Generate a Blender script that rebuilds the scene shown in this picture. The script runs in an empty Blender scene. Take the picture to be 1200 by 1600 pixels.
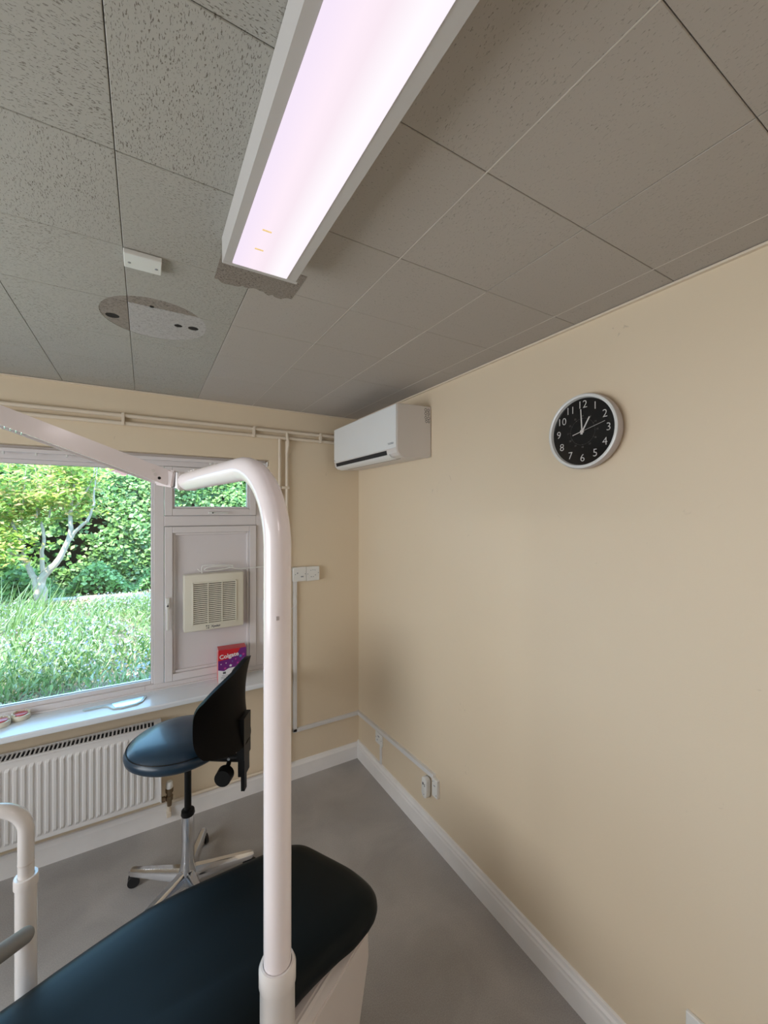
import bpy, bmesh, math, random
import numpy as np
from mathutils import Vector, Matrix
random.seed(7); rng = np.random.default_rng(7)
PI = math.pi
S = bpy.context.scene
COL = S.collection

# ------------------------------------------------------------ camera
W, D, H = 1.2935, 2.5445, 2.366          # right wall x, window wall y, ceiling z
XL, YB = -2.05, -1.55                    # left wall, back wall
cam = bpy.data.cameras.new('camera'); cam.sensor_fit = 'HORIZONTAL'; cam.sensor_width = 36
cam.lens = 632.6 / 1200 * 36; cam.clip_start = 0.02; cam.clip_end = 300
co = bpy.data.objects.new('camera', cam); COL.objects.link(co)
co.location = (0, 0, 1.716); co.rotation_euler = (PI / 2, 0, -math.radians(30.53))
S.camera = co
# ------------------------------------------------------------ world, sun, lamps, exposure
S.view_settings.view_transform = 'Standard'; S.view_settings.look = 'None'
S.view_settings.gamma = 1; S.view_settings.use_curve_mapping = False
S.view_settings.exposure = -0.32
world = bpy.data.worlds.new('sky'); S.world = world; world.use_nodes = True
bg = world.node_tree.nodes['Background']; bg.inputs[0].default_value = (.33, .64, 1, 1); bg.inputs[1].default_value = 8.5
sl = bpy.data.lights.new('sun', 'SUN'); sl.energy = 16; sl.angle = math.radians(1); sl.color = (1, .95, .82)
so = bpy.data.objects.new('sun', sl); COL.objects.link(so)
so.rotation_euler = Vector((-.45, -.62, .95)).to_track_quat('Z', 'Y').to_euler()

def area(name, loc, target, sx, sy, power, color, spread=PI):
    l = bpy.data.lights.new(name, 'AREA'); l.shape = 'RECTANGLE'; l.size = sx; l.size_y = sy
    l.energy = power; l.color = color; l.spread = spread
    o = bpy.data.objects.new(name, l); COL.objects.link(o); o.location = loc
    o.rotation_euler = (Vector(target) - Vector(loc)).to_track_quat('-Z', 'Y').to_euler()
    return o
LEFT_FILL = area('left_fill_light', (XL + .03, .95, 1.42), (1, .93, 1.42), 1.80, 1.14, 44, (.90, .93, .97), math.radians(150))  # added fill light in front of the opaque blind; no daylight passes
REAR_FILL = area('rear_fill_light', (.24, -.95, H - .075), (.24, -.95, 0), .16, 1.0, 9.5, (1, .88, .90))  # added fill light behind the camera, under the unseen second fitting

# ------------------------------------------------------------ materials
def mat(name, col, rough=.5, metal=0, spec=.5, emit=None, estr=0, noise=None, bump=None, coat=0):
    """noise=(scale, amount) mottles the colour; bump=(scale, strength, distance)"""
    m = bpy.data.materials.new(name); m.use_nodes = True; nt = m.node_tree; n = nt.nodes; L = nt.links
    b = n['Principled BSDF']
    b.inputs['Base Color'].default_value = (*col, 1); b.inputs['Roughness'].default_value = rough
    b.inputs['Metallic'].default_value = metal; b.inputs['Specular IOR Level'].default_value = spec
    b.inputs['Coat Weight'].default_value = coat; b.inputs['Coat Roughness'].default_value = .08
    if emit: b.inputs['Emission Color'].default_value = (*emit, 1); b.inputs['Emission Strength'].default_value = estr
    tc = n.new('ShaderNodeTexCoord')
    if noise:
        t = n.new('ShaderNodeTexNoise'); t.inputs['Scale'].default_value = noise[0]; t.inputs['Detail'].default_value = 5
        L.new(tc.outputs['Object'], t.inputs['Vector'])
        mx = n.new('ShaderNodeMix'); mx.data_type = 'RGBA'
        a = noise[1]; mx.inputs[6].default_value = (*[c * (1 - a) for c in col], 1); mx.inputs[7].default_value = (*[min(1, c * (1 + a)) for c in col], 1)
        L.new(t.outputs['Fac'], mx.inputs[0]); L.new(mx.outputs[2], b.inputs['Base Color'])
    if bump:
        t2 = n.new('ShaderNodeTexNoise'); t2.inputs['Scale'].default_value = bump[0]; t2.inputs['Detail'].default_value = 4
        L.new(tc.outputs['Object'], t2.inputs['Vector'])
        bm_ = n.new('ShaderNodeBump'); bm_.inputs['Strength'].default_value = bump[1]; bm_.inputs['Distance'].default_value = bump[2]
        L.new(t2.outputs['Fac'], bm_.inputs['Height']); L.new(bm_.outputs[0], b.inputs['Normal'])
    return m

def wall_mat():
    m = mat('cream_wall_paint', (.76, .66, .50), .55, bump=(160, .12, .002)); nt = m.node_tree; n = nt.nodes; L = nt.links
    b = n['Principled BSDF']; tc = n.new('ShaderNodeTexCoord')
    a = n.new('ShaderNodeTexNoise'); a.inputs['Scale'].default_value = 1.6; a.inputs['Detail'].default_value = 3
    mx = n.new('ShaderNodeMix'); mx.data_type = 'RGBA'; mx.inputs[6].default_value = (.79, .665, .49, 1); mx.inputs[7].default_value = (.75, .63, .465, 1)
    L.new(tc.outputs['Object'], a.inputs['Vector']); L.new(a.outputs['Fac'], mx.inputs[0])
    # small scuffs and chips
    v = n.new('ShaderNodeTexNoise'); v.inputs['Scale'].default_value = 22; v.inputs['Detail'].default_value = 6; v.inputs['Distortion'].default_value = 1.5
    g = n.new('ShaderNodeTexNoise'); g.inputs['Scale'].default_value = 2.3
    L.new(tc.outputs['Object'], v.inputs['Vector']); L.new(tc.outputs['Object'], g.inputs['Vector'])
    r1 = n.new('ShaderNodeMapRange'); r1.inputs[1].default_value = .70; r1.inputs[2].default_value = .74
    r2 = n.new('ShaderNodeMapRange'); r2.inputs[1].default_value = .50; r2.inputs[2].default_value = .62
    L.new(v.outputs['Fac'], r1.inputs[0]); L.new(g.outputs['Fac'], r2.inputs[0])
    mu = n.new('ShaderNodeMath'); mu.operation = 'MULTIPLY'; L.new(r1.outputs[0], mu.inputs[0]); L.new(r2.outputs[0], mu.inputs[1])
    mu2 = n.new('ShaderNodeMath'); mu2.operation = 'MULTIPLY'; mu2.inputs[1].default_value = .4; L.new(mu.outputs[0], mu2.inputs[0])
    m2 = n.new('ShaderNodeMix'); m2.data_type = 'RGBA'; m2.inputs[7].default_value = (.42, .33, .24, 1)
    L.new(mu2.outputs[0], m2.inputs[0]); L.new(mx.outputs[2], m2.inputs[6]); L.new(m2.outputs[2], b.inputs['Base Color'])
    return m

def tile_mat(name, base, dark, thr, strength):
    """fissured mineral-fibre tile: short dark worm marks, turned with the tile"""
    m = mat(name, base, .85, spec=.2); nt = m.node_tree; n = nt.nodes; L = nt.links; b = n['Principled BSDF']
    tc = n.new('ShaderNodeTexCoord'); oi = n.new('ShaderNodeObjectInfo')
    off = n.new('ShaderNodeVectorMath'); off.operation = 'SCALE'; off.inputs[0].default_value = (9, 7, 5); L.new(oi.outputs['Random'], off.inputs['Scale'])
    ad = n.new('ShaderNodeVectorMath'); ad.operation = 'ADD'; L.new(tc.outputs['Object'], ad.inputs[0]); L.new(off.outputs[0], ad.inputs[1])
    mp = n.new('ShaderNodeMapping'); mp.inputs['Scale'].default_value = (1, 3.0, 1); L.new(ad.outputs[0], mp.inputs[0])
    t = n.new('ShaderNodeTexNoise'); t.inputs['Scale'].default_value = 165; t.inputs['Detail'].default_value = 2.0; t.inputs['Distortion'].default_value = .5
    L.new(mp.outputs[0], t.inputs['Vector'])
    r = n.new('ShaderNodeMapRange'); r.inputs[1].default_value = thr; r.inputs[2].default_value = thr + .05; L.new(t.outputs['Fac'], r.inputs[0])
    # where repainting has filled the marks they fade: patchy, and stronger away from the window side
    g = n.new('ShaderNodeTexNoise'); g.inputs['Scale'].default_value = 4; L.new(ad.outputs[0], g.inputs['Vector'])
    gr = n.new('ShaderNodeMapRange'); gr.inputs[1].default_value = .35; gr.inputs[2].default_value = .6; gr.inputs[3].default_value = .45; L.new(g.outputs['Fac'], gr.inputs[0])
    mu = n.new('ShaderNodeMath'); mu.operation = 'MULTIPLY'; L.new(r.outputs[0], mu.inputs[0]); L.new(gr.outputs[0], mu.inputs[1])
    m3 = n.new('ShaderNodeMath'); m3.operation = 'MULTIPLY'; m3.inputs[1].default_value = strength; L.new(mu.outputs[0], m3.inputs[0])
    mx = n.new('ShaderNodeMix'); mx.data_type = 'RGBA'; mx.inputs[6].default_value = (*base, 1); mx.inputs[7].default_value = (*dark, 1)
    L.new(m3.outputs[0], mx.inputs[0]); L.new(mx.outputs[2], b.inputs['Base Color'])
    bp = n.new('ShaderNodeBump'); bp.invert = True; bp.inputs['Strength'].default_value = .5; bp.inputs['Distance'].default_value = .002
    L.new(r.outputs[0], bp.inputs['Height']); L.new(bp.outputs[0], b.inputs['Normal'])
    return m

def leaf_mat(name, cols, trans=.35):
    m = bpy.data.materials.new(name); m.use_nodes = True; nt = m.node_tree; n = nt.nodes; L = nt.links
    b = n['Principled BSDF']; b.inputs['Roughness'].default_value = .42; b.inputs['Specular IOR Level'].default_value = .55
    g = n.new('ShaderNodeNewGeometry'); cr = n.new('ShaderNodeValToRGB'); L.new(g.outputs['Random Per Island'], cr.inputs[0])
    el = cr.color_ramp.elements
    while len(el) < len(cols): el.new(.5)
    for i, c in enumerate(cols): el[i].position = i / (len(cols) - 1); el[i].color = (*c, 1)
    L.new(cr.outputs[0], b.inputs['Base Color'])
    tr = n.new('ShaderNodeBsdfTranslucent'); L.new(cr.outputs[0], tr.inputs['Color'])
    mx = n.new('ShaderNodeMixShader'); mx.inputs[0].default_value = trans
    L.new(b.outputs[0], mx.inputs[1]); L.new(tr.outputs[0], mx.inputs[2]); L.new(mx.outputs[0], n['Material Output'].inputs[0])
    return m

def glass_mat():
    m = bpy.data.materials.new('window_glass'); m.use_nodes = True; nt = m.node_tree; n = nt.nodes; L = nt.links
    n.remove(n['Principled BSDF']); t = n.new('ShaderNodeBsdfTransparent'); t.inputs[0].default_value = (.95, .98, .97, 1)
    g = n.new('ShaderNodeBsdfGlossy'); g.inputs['Roughness'].default_value = .02; g.inputs[0].default_value = (1, 1, 1, 1)
    f = n.new('ShaderNodeFresnel'); f.inputs[0].default_value = 1.45; mx = n.new('ShaderNodeMixShader')
    L.new(f.outputs[0], mx.inputs[0]); L.new(t.outputs[0], mx.inputs[1]); L.new(g.outputs[0], mx.inputs[2]); L.new(mx.outputs[0], n['Material Output'].inputs[0])
    return m

def diffuser_mat():
    m = bpy.data.materials.new('lit_diffuser'); m.use_nodes = True; nt = m.node_tree; n = nt.nodes; L = nt.links
    n.remove(n['Principled BSDF']); e = n.new('ShaderNodeEmission'); tc = n.new('ShaderNodeTexCoord'); sp = n.new('ShaderNodeSeparateXYZ')
    L.new(tc.outputs['Object'], sp.inputs[0]); r = n.new('ShaderNodeMapRange'); r.inputs[1].default_value = -.08; r.inputs[2].default_value = .08
    L.new(sp.outputs['X'], r.inputs[0]); cr = n.new('ShaderNodeValToRGB'); L.new(r.outputs[0], cr.inputs[0]); el = cr.color_ramp.elements
    el[0].position = 0; el[0].color = (.92, .80, .95, 1); el[1].position = 1; el[1].color = (.98, .88, .97, 1)
    for p, c in ((.12, (.92, .80, .95)), (.34, (.98, .84, .94)), (.50, (.94, .81, .89)), (.74, (1, .96, 1))):
        x = el.new(p); x.color = (*c, 1)
    # the tubes show brighter towards the far end
    L.new(cr.outputs[0], e.inputs[0]); e.inputs[1].default_value = 1.27; L.new(e.outputs[0], n['Material Output'].inputs[0])
    return m

def floor_mat():
    m = mat('grey_speckled_vinyl', (.27, .25, .235), .5, spec=.4, bump=(260, .12, .001)); nt = m.node_tree; n = nt.nodes; L = nt.links; b = n['Principled BSDF']
    tc = n.new('ShaderNodeTexCoord'); t = n.new('ShaderNodeTexNoise'); t.inputs['Scale'].default_value = 260; t.inputs['Detail'].default_value = 3
    t2 = n.new('ShaderNodeTexNoise'); t2.inputs['Scale'].default_value = 3.2; t2.inputs['Detail'].default_value = 6; t2.inputs['Distortion'].default_value = .6
    L.new(tc.outputs['Object'], t.inputs[0]); L.new(tc.outputs['Object'], t2.inputs[0])
    mx = n.new('ShaderNodeMix'); mx.data_type = 'RGBA'; mx.inputs[6].default_value = (.28, .265, .25, 1); mx.inputs[7].default_value = (.53, .50, .475, 1)
    L.new(t.outputs['Fac'], mx.inputs[0])
    r = n.new('ShaderNodeMapRange'); r.inputs[1].default_value = .38; r.inputs[2].default_value = .68; r.inputs[3].default_value = .86; r.inputs[4].default_value = 1.08; L.new(t2.outputs['Fac'], r.inputs[0])
    vm = n.new('ShaderNodeVectorMath'); vm.operation = 'SCALE'; L.new(mx.outputs[2], vm.inputs[0]); L.new(r.outputs[0], vm.inputs['Scale'])
    L.new(vm.outputs[0], b.inputs['Base Color']); return m

M = dict(
    wall=wall_mat(), ceil_back=mat('ceiling_backing', (.42, .40, .37), .9), hole=mat('ceiling_void', (.02, .017, .015), .95),
    tile=tile_mat('fissured_tile', (.45, .435, .39), (.15, .13, .10), .60, .85),
    tile_p=tile_mat('repainted_tile', (.49, .45, .405), (.20, .18, .15), .65, .7),
    tile_u=tile_mat('unpainted_tile', (.33, .29, .25), (.08, .06, .05), .56, .9),
    tile_u2=tile_mat('grey_unpainted_tile', (.52, .50, .48), (.20, .18, .16), .575, .85),
    floor=floor_mat(), seam=mat('pale_seam_paint', (.68, .63, .57), .6, noise=(14, .1)), skirt=mat('white_gloss_woodwork', (.88, .86, .84), .35, noise=(9, .08), bump=(40, .15, .001)),
    upvc=mat('white_upvc', (.74, .70, .70), .3, bump=(30, .03, .001)), panel=mat('white_infill_panel', (.72, .68, .69), .35, bump=(20, .04, .001)),
    groove=mat('grey_seal', (.28, .26, .26), .7), sill=mat('white_sill_board', (.80, .84, .88), .22, noise=(4, .04)),
    glass=glass_mat(), rad=mat('radiator_enamel', (.78, .76, .74), .38, bump=(15, .05, .001)), dark=mat('dark_void', (.02, .02, .022), .8),
    trunk=mat('white_plastic_trunking', (.74, .73, .72), .4, noise=(20, .05)), pipe=mat('cream_painted_pipe', (.76, .66, .53), .4, bump=(60, .1, .001)),
    plastic=mat('white_plastic', (.80, .80, .77), .32, noise=(6, .02)), acf=mat('white_front_panel', (.82, .84, .84), .28, noise=(5, .02)),
    acs=mat('white_casing', (.72, .68, .65), .4, noise=(5, .02)), cream=mat('cream_plastic', (.76, .73, .62), .35, noise=(8, .03)),
    brown=mat('brown_fan_void', (.045, .028, .016), .8), ink=mat('grey_ink', (.10, .10, .11), .6), inkl=mat('pale_grey_ink', (.32, .34, .36), .5),
    lamp_body=mat('white_steel_tray', (.60, .58, .56), .4, noise=(12, .03)), diff=diffuser_mat(), amber=mat('amber_clip', (.7, .5, .18), .4, emit=(.85, .62, .30), estr=.8),
    pole=mat('pinkish_white_gloss_paint', (.90, .83, .83), .22, coat=.2, noise=(3, .02)), polem=mat('white_gloss_paint', (.78, .74, .71), .25, coat=.3, noise=(3, .02)),
    steel=mat('screw_steel', (.5, .5, .5), .3, metal=1), chrome=mat('polished_aluminium', (.78, .79, .82), .13, metal=1, noise=(4, .04)),
    black=mat('black_plastic', (.006, .006, .006), .38, spec=.25, bump=(200, .1, .0005)), castor=mat('black_castor_rubber', (.015, .015, .016), .5),
    seat=mat('blue_black_vinyl', (.010, .030, .055), .36, spec=.5, coat=.15, bump=(400, .08, .0004)),
    back=mat('black_back_shell', (.004, .0035, .0035), .5, spec=.12, bump=(300, .1, .0004)),
    couch=mat('dark_green_black_vinyl', (.002, .005, .006), .42, spec=.17, bump=(500, .1, .0004)),
    base=mat('beige_chair_shell', (.66, .60, .56), .35, noise=(5, .03)), greyrod=mat('grey_rubber_armrest', (.24, .235, .22), .42, noise=(10, .05)),
    clock_rim=mat('silver_white_rim', (.76, .77, .76), .25, noise=(6, .02)), clock_side=mat('silver_clock_side', (.52, .47, .46), .35, noise=(6, .03)),
    clock_face=mat('black_dial', (.008, .008, .009), .12, spec=.5), silver=mat('silver_numerals', (.62, .60, .58), .35), faint=mat('faint_dial_print', (.13, .12, .11), .5),
    red=mat('red_card', (.60, .02, .03), .35), pink=mat('pink_side_card', (.75, .22, .22), .45), purple=mat('purple_card', (.16, .02, .20), .35),
    whitec=mat('white_card', (.80, .78, .80), .45), blue=mat('blue_print', (.10, .25, .50), .5), magenta=mat('magenta_print', (.5, .05, .30), .5), green=mat('green_print', (.05, .30, .25), .5),
    gum=mat('red_gum_resin', (.62, .07, .08), .3), teeth=mat('ivory_teeth', (.80, .76, .62), .3), mirror=mat('mirror_surface', (.60, .74, .78), .18, metal=1),
    clear=mat('clear_acrylic', (.55, .68, .72), .15, noise=(15, .05)), brass=mat('tarnished_brass_valve', (.22, .16, .10), .45, metal=.7, noise=(30, .3)),
    bark=mat('pale_bark', (.42, .34, .27), .85, noise=(14, .35), bump=(30, .5, .01)), soil=mat('dry_soil_and_litter', (.22, .17, .12), .95, noise=(9, .5), bump=(25, .6, .03)),
    shade=mat('hedge_shade', (.018, .016, .012), .95, noise=(6, .5)), stone=mat('pale_kerb_stone', (.46, .42, .39), .85, noise=(8, .2), bump=(30, .4, .01)),
    brick=mat('red_brick', (.50, .20, .15), .85, noise=(8, .2)), render=mat('pale_render', (.75, .75, .76), .85, noise=(2, .05)), wood=mat('white_door_paint', (.7, .68, .64), .4),
    ivy=leaf_mat('ivy_leaves', [(.05, .11, .03), (.10, .22, .05), (.20, .37, .09), (.32, .48, .16), (.46, .60, .30)]),
    ivy2=leaf_mat('fresh_green_leaves', [(.14, .27, .04), (.26, .42, .07), (.40, .54, .14)], .5),
    gold=leaf_mat('yellow_green_leaves', [(.22, .36, .04), (.42, .50, .09), (.58, .58, .15), (.72, .58, .22), (.70, .44, .24)], .5),
    lav=leaf_mat('lavender_stems', [(.07, .14, .03), (.13, .23, .06), (.22, .32, .10), (.32, .40, .18), (.40, .42, .32)]),
    lavf=leaf_mat('lavender_flowers', [(.38, .36, .50), (.52, .52, .64), (.62, .62, .68)]), dry=leaf_mat('dry_leaves', [(.40, .24, .12), (.60, .42, .26), (.70, .58, .44)], .1),
)

# ------------------------------------------------------------ mesh helpers
def obj(name, bm, m, parent=None, smooth=False, loc=None):
    me = bpy.data.meshes.new(name)
    bmesh.ops.recalc_face_normals(bm, faces=bm.faces)
    bm.to_mesh(me); bm.free()
    for x in (m if isinstance(m, (list, tuple)) else [m]): me.materials.append(x)
    if smooth:
        for p in me.polygons: p.use_smooth = True
        me.set_sharp_from_angle(angle=math.radians(38))
    o = bpy.data.objects.new(name, me); COL.objects.link(o)
    if parent: o.parent = parent
    if loc: o.location = loc
    return o
def B(): return bmesh.new()
def box(bm, x0, x1, y0, y1, z0, z1, bev=0, mi=0):
    vs = bmesh.ops.create_cube(bm, size=1)['verts']
    for v in vs: v.co = Vector(((x0 + x1) / 2 + v.co.x * (x1 - x0), (y0 + y1) / 2 + v.co.y * (y1 - y0), (z0 + z1) / 2 + v.co.z * (z1 - z0)))
    fs = list({f for v in vs for f in v.link_faces})
    for f in fs: f.material_index = mi
    if bev: bmesh.ops.bevel(bm, geom=list({e for v in vs for e in v.link_edges}), offset=bev, segments=2, profile=.5, affect='EDGES')
    return bm
def lathe(bm, prof, n=32, cap=True, M4=None):
    """prof: list of (r, z); spun about z"""
    M4 = M4 or Matrix.Identity(4); rings = []
    for r, z in prof:
        if r < 1e-5: rings.append([bm.verts.new(M4 @ Vector((0, 0, z)))])
        else: rings.append([bm.verts.new(M4 @ Vector((r * math.cos(2 * PI * k / n), r * math.sin(2 * PI * k / n), z))) for k in range(n)])
    for a, b in zip(rings, rings[1:]):
        for k in range(n):
            q = [a[k % len(a)], a[(k + 1) % len(a)], b[(k + 1) % len(b)], b[k % len(b)]]
            u = []
            for v in q:
                if v not in u: u.append(v)
            if len(u) > 2:
                try: bm.faces.new(u)
                except ValueError: pass
    if cap:
        for rg in (rings[0], rings[-1]):
            if len(rg) > 2: bm.faces.new(rg)
    return bm
def cyl(bm, p, q, r, r2=None, n=20):
    p, q = Vector(p), Vector(q); r2 = r if r2 is None else r2; d = q - p
    M4 = Matrix.Translation(p) @ d.to_track_quat('Z', 'Y').to_matrix().to_4x4()
    return lathe(bm, [(r, 0), (r2, d.length)], n, True, M4)
def tube(bm, pts, rad, n=16, caps=True):
    pts = [Vector(p) for p in pts]; rad = rad if isinstance(rad, (list, tuple)) else [rad] * len(pts)
    T = []
    for i in range(len(pts)):
        t = (pts[min(i + 1, len(pts) - 1)] - pts[max(i - 1, 0)]).normalized(); T.append(t)
    up = Vector((0, 0, 1)) if abs(T[0].z) < .9 else Vector((0, 1, 0))
    nrm = (up - T[0] * up.dot(T[0])).normalized(); rings = []
    for p, t, r in zip(pts, T, rad):
        nrm = (nrm - t * nrm.dot(t)).normalized(); bi = t.cross(nrm)
        rings.append([bm.verts.new(p + (nrm * math.cos(2 * PI * k / n) + bi * math.sin(2 * PI * k / n)) * r) for k in range(n)])
    for a, b in zip(rings, rings[1:]):
        for k in range(n): bm.faces.new([a[k], a[(k + 1) % n], b[(k + 1) % n], b[k]])
    if caps: bm.faces.new(rings[0][::-1]); bm.faces.new(rings[-1])
    return bm
def smooth_path(pts, n=8):
    pts = [Vector(p) for p in pts]; out = []
    P = [pts[0] * 2 - pts[1]] + pts + [pts[-1] * 2 - pts[-2]]
    for i in range(1, len(P) - 2):
        for k in range(n):
            t = k / n; a, b, c, d = P[i - 1], P[i], P[i + 1], P[i + 2]
            out.append(.5 * ((2 * b) + (c - a) * t + (2 * a - 5 * b + 4 * c - d) * t * t + (3 * b - a - 3 * c + d) * t ** 3))
    return out + [pts[-1]]
def prism(bm, poly, z0, z1, bev=0):
    """poly in xy, extruded in z"""
    a = [bm.verts.new((x, y, z0)) for x, y in poly]; b = [bm.verts.new((x, y, z1)) for x, y in poly]; n = len(poly)
    bm.faces.new(a[::-1]); bm.faces.new(b)
    for k in range(n): bm.faces.new([a[k], a[(k + 1) % n], b[(k + 1) % n], b[k]])
    if bev: bmesh.ops.bevel(bm, geom=list(bm.edges), offset=bev, segments=2, profile=.5, affect='EDGES')
    return bm
def extrude_profile(bm, prof, p, q, U, V):
    """profile (u, v) points swept from p to q"""
    p, q, U, V = Vector(p), Vector(q), Vector(U), Vector(V)
    a = [bm.verts.new(p + U * u + V * v) for u, v in prof]; b = [bm.verts.new(q + U * u + V * v) for u, v in prof]; n = len(prof)
    bm.faces.new(a); bm.faces.new(b[::-1])
    for k in range(n): bm.faces.new([a[k], b[k], b[(k + 1) % n], a[(k + 1) % n]])
    return bm
def text_bm(bm, s, size, cx, cy, z, depth=.0006, align='CENTER', rot=0, shear=0, M4=None, offset=0):
    c = bpy.data.curves.new('t', 'FONT'); c.body = s; c.size = size; c.align_x = align; c.align_y = 'CENTER'; c.extrude = depth; c.shear = shear; c.offset = offset
    c.resolution_u = 3
    o = bpy.data.objects.new('t', c); COL.objects.link(o)
    me = o.to_mesh(); T = Matrix.Translation((cx, cy, z)) @ Matrix.Rotation(rot, 4, 'Z')
    if M4: T = M4 @ T
    vs = [bm.verts.new(T @ v.co) for v in me.vertices]
    for p in me.polygons:
        try: bm.faces.new([vs[i] for i in p.vertices])
        except ValueError: pass
    o.to_mesh_clear(); bpy.data.objects.remove(o); bpy.data.curves.remove(c)
    return bm
def tag(o, label=None, cat=None, group=None, kind=None):
    if label: o['label'] = label
    if cat: o['category'] = cat
    if group: o['group'] = group
    if kind: o['kind'] = kind
    return o
def thing(name, label, cat, loc=(0, 0, 0), mtx=None, group=None):
    o = bpy.data.objects.new(name, None); COL.objects.link(o); o.empty_display_size = .05
    if mtx: o.matrix_world = mtx
    else: o.location = loc
    return tag(o, label, cat, group)
def right_wall(y, z, x=W):   # local x = to the right as seen from the room, y = up, z = out of the wall
    return Matrix(((0, 0, -1, x), (-1, 0, 0, y), (0, 1, 0, z), (0, 0, 0, 1)))
def window_wall(x, z, y=D):
    return Matrix(((1, 0, 0, x), (0, 0, -1, y), (0, 1, 0, z), (0, 0, 0, 1)))
def struct(name, bm, m, parent=None, smooth=False):
    o = obj(name, bm, m, parent, smooth)
    if not parent: o['kind'] = 'structure'
    return o
def sempty(name, loc=(0, 0, 0)):
    o = bpy.data.objects.new(name, None); COL.objects.link(o); o.location = loc; o['kind'] = 'structure'; return o

# ------------------------------------------------------------ room shell
struct('floor', box(B(), XL - .2, W + .2, YB - .2, D + .2, -.12, 0), M['floor'])
WX0, WX1, WZ0, WZ1 = -1.52, .668, .695, 2.040           # window opening in the wall
bm = B()
box(bm, XL - .2, WX0, D, D + .26, 0, H + .3); box(bm, WX1, W + .2, D, D + .26, 0, H + .3)
box(bm, WX0, WX1, D, D + .26, 0, WZ0); box(bm, WX0, WX1, D, D + .26, WZ1, H + .3)
struct('wall_window', bm, M['wall'])
struct('wall_right', box(B(), W, W + .2, YB - .2, D, 0, H + .3), M['wall'])
bm = B()                                                 # unseen left wall with an opening for the added window
LY0, LY1, LZ0, LZ1 = .0, 1.90, .82, 2.02
box(bm, XL - .2, XL, YB - .2, LY0, 0, H + .3); box(bm, XL - .2, XL, LY1, D, 0, H + .3)
box(bm, XL - .2, XL, LY0, LY1, 0, LZ0); box(bm, XL - .2, XL, LY0, LY1, LZ1, H + .3)
struct('wall_left', bm, M['wall'])
bm = B()
box(bm, XL, .2, YB - .2, YB, 0, H + .3); box(bm, 1.2, W, YB - .2, YB, 0, H + .3); box(bm, .2, 1.2, YB - .2, YB, 2.03, H + .3)
struct('wall_back', bm, M['wall'])

# ceiling: one backing board with every tile a piece of its own
ceil = sempty('ceiling')
obj('backing_board', box(B(), XL, W, YB, D, H + .055, H + .09), M['ceil_back'], ceil)
T = .305; gx0, gy0 = -.047, .568
def tile_mesh(w, h):
    bm = B(); g = .0007
    box(bm, -w / 2 + g, w / 2 - g, -h / 2 + g, h / 2 - g, 0, .016)
    es = [e for e in bm.edges if all(v.co.z < .001 for v in e.verts)]
    bmesh.ops.bevel(bm, geom=es, offset=.0011, segments=1, affect='EDGES')
    me = bpy.data.meshes.new('tile'); bm.to_mesh(me); bm.free(); return me
CX, CY, CR = .030, 1.577, .158                            # bare round patch left by an old fitting
cache = {}
i0, i1 = math.floor((XL - gx0) / T), math.ceil((W - gx0) / T)
j0, j1 = math.floor((YB - gy0) / T), math.ceil((D - gy0) / T)
def cut(me, cutters, keep='DIFFERENCE', at=(0, 0)):
    o = bpy.data.objects.new('c', me); COL.objects.link(o); o.location = (at[0], at[1], H)
    cs = []
    for cm in cutters:
        c = bpy.data.objects.new('k', cm); COL.objects.link(c); cs.append(c)
        md = o.modifiers.new('b', 'BOOLEAN'); md.operation = keep; md.object = c; md.solver = 'EXACT'
    bpy.context.view_layer.update()
    r = bpy.data.meshes.new_from_object(o.evaluated_get(bpy.context.evaluated_depsgraph_get()))
    for c in cs: bpy.data.objects.remove(c)
    bpy.data.objects.remove(o); return r
def cyl_mesh(x, y, r, z0=H - .02, z1=H + .05, n=48, sy=1):
    bm = B(); lathe(bm, [(r, z0), (r, z1)], n, True, Matrix.Translation((x, y, 0)) @ Matrix.Diagonal((1, sy, 1, 1)))
    bmesh.ops.recalc_face_normals(bm, faces=bm.faces); me = bpy.data.meshes.new('k'); bm.to_mesh(me); bm.free(); return me
HOLES = [(-.0935, 1.612, .020), (.100, 1.585, .013), (.147, 1.582, .017)]
hole_meshes = [cyl_mesh(x, y, r, n=24) for x, y, r in HOLES]
disc = cyl_mesh(CX, CY, CR)
bare_end = (.165, .385, 1.10, 1.215)                      # bare strip the old fitting left beyond the lamp
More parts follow.
